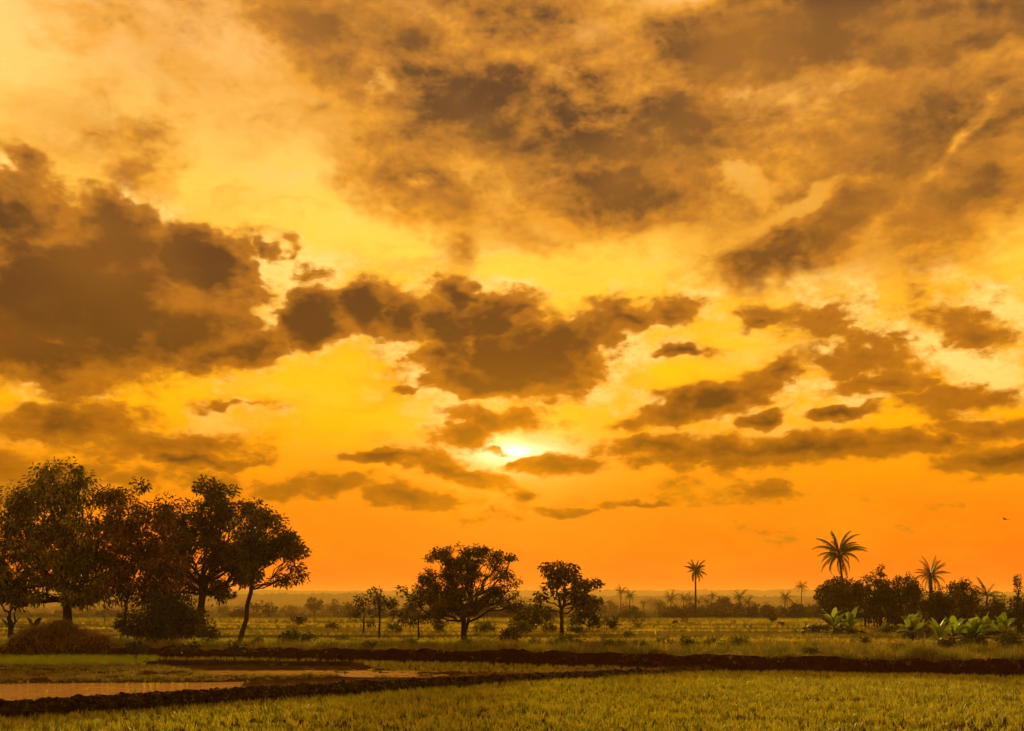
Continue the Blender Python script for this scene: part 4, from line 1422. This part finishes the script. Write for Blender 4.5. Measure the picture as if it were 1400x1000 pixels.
palm('coconut_palm', 'tall coconut palm leaning over the thicket on the right', 1147, 757, 112, 2.9, 27, tilt=9, trunk_r=0.15, seed=11, leaflets=36, spread=(-0.9, 1.45), drp=0.35)
palm('coconut_palm', 'tall lone palm with a straight thin trunk in the middle distance', 951, 780, 210, 2.6, 24, trunk_r=0.22, seed=13, leaflets=24)
palm('coconut_palm', 'palm with a dense drooping crown rising out of the right thicket', 1272, 786, 112, 2.0, 34, trunk_r=0.24, seed=17, spread=(-1.1, 1.45), tilt=2)
palm('coconut_palm', 'short palm with arching fronds at the right end of the thicket', 1350, 815, 104, 2.1, 15, trunk_r=0.12, seed=19, spread=(0.1, 1.3), tilt=-3)
PALMS = [(849, 809, 300, 2.0, 'left one of the twin palms right of the open tree'), (861, 814, 290, 2.0, 'right one of the twin palms right of the open tree'),
         (879, 825, 330, 1.5, 'little palm just right of the twin palms'), (917, 818, 280, 2.3, 'bushy palm left of the tall lone palm'),
         (901, 826, 280, 1.6, 'palm poking out of the brown tree left of the lone palm'), (935, 818, 300, 1.9, 'thin palm left beside the lone palm'),
         (943, 820, 290, 2.0, 'palm directly behind the lone palm trunk'), (955, 822, 300, 1.8, 'palm just right of the lone palm trunk'),
         (974, 815, 280, 1.6, 'palm at the left end of the distant clump'), (966, 822, 280, 1.6, 'lower palm at the left end of the distant clump'),
         (1011, 816, 240, 2.0, 'palm rising over the middle of the distant clump'), (1023, 824, 240, 1.8, 'palm at the right end of the distant clump'),
         (1074, 817, 250, 2.2, 'short bushy palm right of the break in the clump'), (1096, 802, 260, 1.7, 'small slender palm left of the coconut palm'),
         (1086, 828, 260, 1.8, 'low palm below the small slender palm')]
for i, (px, ty, Y, L, lab) in enumerate(PALMS):
    palm('distant_palm', lab, px, ty, Y * 1.35, L * 1.55, 24, group='palms in the far haze', trunk_r=0.24 if ty > 805 else 0.2, seed=40 + i, leaflets=12, tilt=rng.uniform(-2, 2))
# stemless spiky palms in the field
palm('dwarf_palm', 'little spiky palm right of the dark oval bush', 873, 857, 100, 1.0, 13, trunk_r=0.07, seed=80, spread=(0.0, 1.3), leaflets=14)
palm('dwarf_palm', 'little spiky palm at the foot of the lone tall palm', 938, 852, 118, 1.2, 13, trunk_r=0.07, seed=81, spread=(-0.1, 1.3), leaflets=14)

# ------------------------------------------------------------------ thicket on the right
THICK = [(1375, 866, 88, [(1375, 838, 22, 20), (1360, 845, 18, 16), (1390, 832, 14, 16)], 'dark bush tree between the short palm and the right edge', 0.22),
         (1203, 855, 100, [(1203, 822, 16, 18), (1196, 838, 18, 16), (1212, 805, 8, 12)], 'ragged bush tree between coconut palm and mid thicket', 0.22),
         (1150, 852, 100, [(1150, 805, 30, 16), (1130, 812, 18, 14), (1172, 812, 18, 18), (1150, 828, 34, 18), (1128, 822, 10, 10), (1185, 795, 6, 10)], 'leafy thicket tree under the coconut palm', 0.30),
         (1183, 852, 103, [(1183, 815, 14, 20), (1178, 835, 18, 16)], 'narrow bushy tree right of the coconut palm trunk', 0.25),
         (1225, 855, 98, [(1222, 820, 22, 24), (1240, 808, 18, 20), (1208, 808, 12, 22), (1250, 798, 8, 14), (1228, 798, 7, 14), (1230, 842, 32, 14)], 'broad dark bush tree in the middle of the thicket', 0.25),
         (1252, 855, 104, [(1254, 812, 12, 22), (1250, 835, 20, 18)], 'upright tree left of the dense palm', 0.22),
         (1288, 855, 98, [(1288, 820, 24, 22), (1300, 834, 22, 20), (1275, 830, 18, 18), (1290, 846, 30, 12)], 'dark rounded tree under the dense palm', 0.25),
         (1318, 858, 92, [(1320, 798, 14, 10), (1310, 812, 14, 14), (1328, 812, 12, 16), (1322, 832, 24, 20), (1305, 800, 8, 6)], 'knobbly tree behind the bright bananas', 0.28),
         (1352, 860, 96, [(1352, 836, 20, 16), (1366, 826, 13, 18), (1340, 838, 18, 16)], 'low tree left of the right edge spire', 0.22),
         (1395, 870, 80, [(1395, 825, 14, 18), (1400, 845, 20, 22), (1388, 848, 12, 16)], 'dark tree cut by the right edge of the view', 0.22)]
for (px, base, Y, lobes, lab, lf) in THICK:
    tree('thicket_tree', lab, 'tree', px, base, Y, lobes, lf, M_OPEN if 'leafy' in lab or 'knobbly' in lab else M_DARKL, clump=0.42, per=20, dens=1.3, holes=0.15, trunk_r=0.12, fork=0.35, sub=6,
         group='trees of the right hand thicket', hf=0.45)
# spiky upright stems standing above the thicket
SP = [(1195, 780, 3.2, 100), (1204, 772, 5.5, 101), (1200, 788, 3, 99), (1228, 784, 3.2, 101), (1241, 782, 3.4, 100), (1250, 786, 4, 103), (1222, 790, 2.4, 97), (1392, 784, 2.0, 78), (1188, 792, 3, 101), (1212, 790, 3, 99), (1302, 792, 2.5, 95)]
ORD = ['first', 'second', 'third', 'fourth', 'fifth', 'sixth', 'seventh', 'eighth', 'ninth', 'tenth', 'eleventh']
SPX = sorted(q[0] for q in [(1195,), (1204,), (1200,), (1228,), (1241,), (1250,), (1222,), (1188,), (1212,)])
for i, (px, top, w, Y) in enumerate(SP):
    base = 848 if px < 1380 else 862
    n_ = 6
    lobes = [(px + rng.uniform(-1, 1), top + 6 + j * (base - top - 26) / n_, w * (0.9 + 0.2 * j), (base - top) / n_ * 0.55) for j in range(n_)]
    side_ = 'left' if px < 1215 else ('middle' if px < 1260 else 'right')
    tree('spire_tree', ('narrow spiky sapling above the right hand thicket, %s from the coconut palm' % ORD[SPX.index(px)]) if px in SPX else ('thin bare spire at the right edge' if px > 1380 else 'thin sapling right of the dense palm'),
         'sapling', px, base + 6, Y, lobes, 0.2, M_DARKL, clump=0.24, per=16, dens=1.3, holes=0.25, trunk_r=0.05, fork=0.8, group='spiky saplings in the %s thicket' % side_, sub=3)

# ------------------------------------------------------------------ bananas
def banana_leaf(L, W, arch, seed):
    r = np.random.default_rng(seed)
    n = 12
    t = np.linspace(0, 1, n)
    ang = -arch * t ** 1.5
    xr = np.r_[0, np.cumsum(np.cos(ang[:-1]))] * L / (n - 1); zr = np.r_[0, np.cumsum(np.sin(ang[:-1]))] * L / (n - 1)
    w = np.where(t < 0.18, 0.06, np.sin(np.pi * np.clip((t - 0.14) / 0.88, 0, 1)) ** 0.55) * W / 2
    V, Q = [], []
    for i in range(n):
        for v in (-1, -0.55, 0, 0.55, 1):
            jag = 1 + (r.uniform(-0.16, 0.05) if abs(v) == 1 else 0)
            V.append((xr[i] + abs(v) * w[i] * 0.25, v * w[i] * jag, zr[i] + abs(v) ** 1.3 * w[i] * 0.35 - (0.25 * w[i] if abs(v) == 1 else 0)))
    for i in range(n - 1):
        for j in range(4):
            if r.random() < 0.07 and i > 3 and j in (0, 3):
                continue
            a = i * 5 + j
            Q.append((a, a + 1, a + 6, a + 5))
    return np.array(V), np.array(Q)


BL = {}


def bl_data(k, dark):
    if (k, dark) not in BL:
        V, Q = banana_leaf(1.0, 0.30 + 0.03 * (k % 3), 0.25 + 0.28 * (k % 5), 700 + k)
        o = mesh_np('leaf', V, Q, M_DARKL if dark else M_BANANA, smooth=True, attr={'tone': ('POINT', np.full(len(V), (k * 0.37) % 1.0))})
        BL[(k, dark)] = o.data
        bpy.data.objects.remove(o)
    return BL[(k, dark)]


def banana(label, px, base, top, halfw, nl, seed, dark=False, stems=2, Y=None):
    r = np.random.default_rng(seed)
    Y = Y or Yof(base)
    s = Y / F
    bx = (px - 700) * s
    bz = float(ground_z(bx, Y)[0]) - 0.05
    root = empty('banana_plant', (bx, Y, bz))
    tag(root, label, 'banana plant', 'banana plants along the field edge')
    H = (base - top) * s
    hs_ = []
    for j in range(stems):
        tb = Tubes()
        ox = (j - (stems - 1) / 2) * halfw * s * 0.9; oy = r.uniform(-.4, .4)
        h = H * r.uniform(0.20, 0.32)
        tb.add(curve((ox * 0.8, oy, -0.1), (ox, oy, h), (0, 0, 0), 5, r, 0.02), np.linspace(0.11, 0.06, 5), 7)
        tb.build('stem', M_BANSTEM, root)
        hs_.append((ox, oy, h))
    for i in range(nl):
        ox, oy, h = hs_[i % stems]
        e = 1.5 - 1.75 * ((i // stems) / max(1, (nl / stems - 1))) ** 1.2 + r.uniform(-.12, .12)
        l = (H - h) * 1.02 if e > 0.9 else max(halfw * s * 0.95, (H - h) * 0.85)
        k = int(r.integers(0, 10))
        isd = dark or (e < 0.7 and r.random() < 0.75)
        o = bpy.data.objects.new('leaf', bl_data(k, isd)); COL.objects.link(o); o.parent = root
        o.location = (ox, oy, h * r.uniform(0.9, 1.0))
        o.rotation_euler = Euler((r.uniform(-.7, .7), -e, i * 2.399 + r.uniform(-.4, .4)), 'XYZ')
        q = l * r.uniform(0.85, 1.08)
        o.scale = (q, q * r.uniform(0.9, 1.25), q)
    return root


banana('banana plant with pale upright leaves below the coconut palm', 1151, 868, 829, 24, 30, 1)
banana('small fan shaped banana plant standing alone', 1245, 873, 833, 20, 26, 2, stems=1)
banana('banana clump with dark lower leaves and bright upright ones left of the largest leaf', 1305, 884, 840, 27, 46, 3, stems=3)
banana('banana plant with the largest pale upright leaf', 1336, 884, 844, 16, 18, 4, stems=1)
banana('banana clump nearest the right edge behind the rounded bush', 1358, 880, 836, 26, 36, 5, stems=2)
banana('faint pale banana plant left of the dark bush', 1094, 866, 846, 14, 12, 6, stems=2)
banana('dark banana plant beside the small tree at the left edge', 30, 872, 832, 28, 12, 7, dark=True, stems=2, Y=68)
# pale spike in the grass
s = 78 / F
root = empty('dry_spike', ((897 - 700) * s, 78, TOP - 0.02)); tag(root, 'pale yellow upright leaf spike standing in the grass', 'plant')
for i in range(3):
    V, Q = banana_leaf(0.78 - 0.12 * i, 0.16, 0.25, 900 + i)
    o = mesh_np('leaf', V, Q, M_PALE, parent=root, smooth=True, attr={'tone': ('POINT', np.full(len(V), 0.5))})
    o.rotation_euler = Euler((0.9 * i, -1.45 + 0.12 * i, 1.9 * i), 'XYZ')

# ------------------------------------------------------------------ straw mound on the bank at the left
r_ = np.random.default_rng(77)
nU, nV = 90, 40
U_, V_ = np.meshgrid(np.linspace(0, 2 * math.pi, nU, endpoint=False), np.linspace(0, 1, nV))
cx_, cy_ = gp(62, 903)[0], 57.6
rx_, ry_, h_ = 2.7, 1.4, 1.15
ang = V_ * math.pi / 2
px3 = np.c_[(rx_ * np.cos(ang) * np.cos(U_)).ravel(), (ry_ * np.cos(ang) * np.sin(U_)).ravel(), (h_ * np.sin(ang) ** 0.8).ravel()]
px3 *= (0.15 + 1.65 * fnoise(px3 + 3, 1.0, 5))[:, None]
px3[:, 2] *= 0.92
ii = np.arange(nU * nV).reshape(nV, nU)
q = np.stack([ii[:-1], np.roll(ii[:-1], -1, 1), np.roll(ii[1:], -1, 1), ii[1:]], -1).reshape(-1, 4)
M_STRAW = earth_material('old_straw', (0.008, 0.004, 0.002), (0.03, 0.016, 0.006), (0.14, 0.08, 0.025))
mound = empty('straw_mound', (cx_, cy_, 0.25))
tag(mound, 'heap of dark earth and trailing dry straw in front of the mango trunk', 'mound')
mesh_np('heap', px3, q, M_STRAW, parent=mound)
mp = px3[r_.choice(len(px3), 2600)]
straws = []
Vs, Fs, off = [], [[], []], 0
for p in mp:
    V, Fq = blades(2, 0.6, 0.05, 0.026, 1.8, int(r_.integers(1e6)), 0.95)
    a = r_.uniform(0, 6.28)
    Rm = np.array([[math.cos(a), -math.sin(a), 0], [math.sin(a), math.cos(a), 0], [0, 0, 1]])
    V = V @ Rm.T * r_.uniform(0.5, 1.5) + p
    Vs.append(V)
    for j in (0, 1):
        Fs[j].append(Fq[j] + off)
    off += len(V)
mesh_np('straw', np.concatenate(Vs), [np.concatenate(Fs[0]), np.concatenate(Fs[1])], M_DRY, parent=mound)['kind'] = 'stuff'

M_BUSHW = leaf_material('green_weed', [(0.1, (0.05, 0.06, 0.01)), (0.9, (0.15, 0.15, 0.02))], 0.6, 0.4)
# small weeds standing on the inner ridge and in the thin rice
WC = {}
for i, (px, py, h) in enumerate([(196, 912, 9), (182, 912, 5), (310, 912, 3), (327, 914, 4), (371, 914, 6), (390, 914, 6), (418, 916, 5), (445, 918, 4), (460, 919, 5), (472, 921, 5), (520, 920, 4), (575, 924, 5), (589, 924, 5), (601, 919, 2), (657, 926, 4), (688, 927, 4)]):
    x, y = gp(px, py)
    hh_ = h * y / F
    V, Fq = blades(40, hh_ * 1.4, hh_ * 0.28, 0.02, 1.1, 1200 + i)
    o = mesh_np('weed', V, Fq, M_NURS if i in (0, 1) else M_BUSHW, loc=(x, y, float(ground_z(x, y)[0]) - 0.02))
    where = 'at the right end of the bright green strip' if i < 2 else ('on the low ridge of the left paddy' if i < 8 else 'among the thin rice and glinting water')
    WC[where] = WC.get(where, 0) + 1
    lab = ('large' if h == 9 else 'small') + ' tuft ' + where if i < 2 else 'small tuft %s, %s one from the left' % (where, ORD[WC[where] - 1])
    tag(o, lab, 'weed', 'weeds ' + where)

# ------------------------------------------------------------------ birds
def bird(label, px, py, Y, span, roll, group=None):
    s = Y / F
    root = empty('bird', ((px - 700) * s, Y, EYE + (HZ - py) * s))
    tag(root, label, 'bird', group)
    bm = bmesh.new()
    bmesh.ops.create_uvsphere(bm, u_segments=10, v_segments=8, radius=0.5, matrix=Matrix.Diagonal((0.11 * span, 0.34 * span, 0.10 * span, 1)))
    for v in bm.verts:
        if v.co.y > 0.08 * span: v.co.x *= 0.7; v.co.z *= 0.7
        if v.co.y < -0.1 * span: v.co.x *= 1.5; v.co.z *= 0.35
    me = bpy.data.meshes.new('body'); bm.to_mesh(me); bm.free(); me.materials.append(M_DARKBIRD)
    o = bpy.data.objects.new('body', me); COL.objects.link(o); o.parent = root
    for sg in (-1, 1):
        xs_ = np.linspace(0.03, 0.5, 7) * span
        zz = np.array([0.0, 0.03, 0.05, 0.055, 0.045, 0.03, 0.01]) * span
        ch = np.array([.11, .12, .12, .11, .09, .06, .02]) * span
        V = []
        for x, z, c in zip(xs_, zz, ch):
            V += [(sg * x, c * .5 - x * .1, z), (sg * x, -c * .5 - x * .1, z), (sg * x, -c * .1 - x * .1, z + 0.008 * span)]
        Q = []
        for i in range(6):
            a = 3 * i
            Q += [(a, a + 3, a + 5, a + 2), (a + 2, a + 5, a + 4, a + 1), (a, a + 1, a + 4, a + 3)]
        mesh_np('wing', V, np.array(Q), M_DARKBIRD, parent=root)
    root.rotation_euler = (0.1, roll, 0.5)


M_DARKBIRD = bark('plumage', (0.02, 0.013, 0.01), (0.05, 0.035, 0.025))
bird('dark bird gliding with spread wings at the right of the sky', 1374, 710, 70, 0.92, 0.16)
for (px, py, wh) in [(1001, 614, 'leftmost'), (1010, 617, 'middle'), (1016, 614, 'rightmost')]:
    bird(wh + ' bird speck of the little flock under the right hand clouds', px, py, 95, 0.30, rng.uniform(-.3, .3), 'little flock of distant birds')
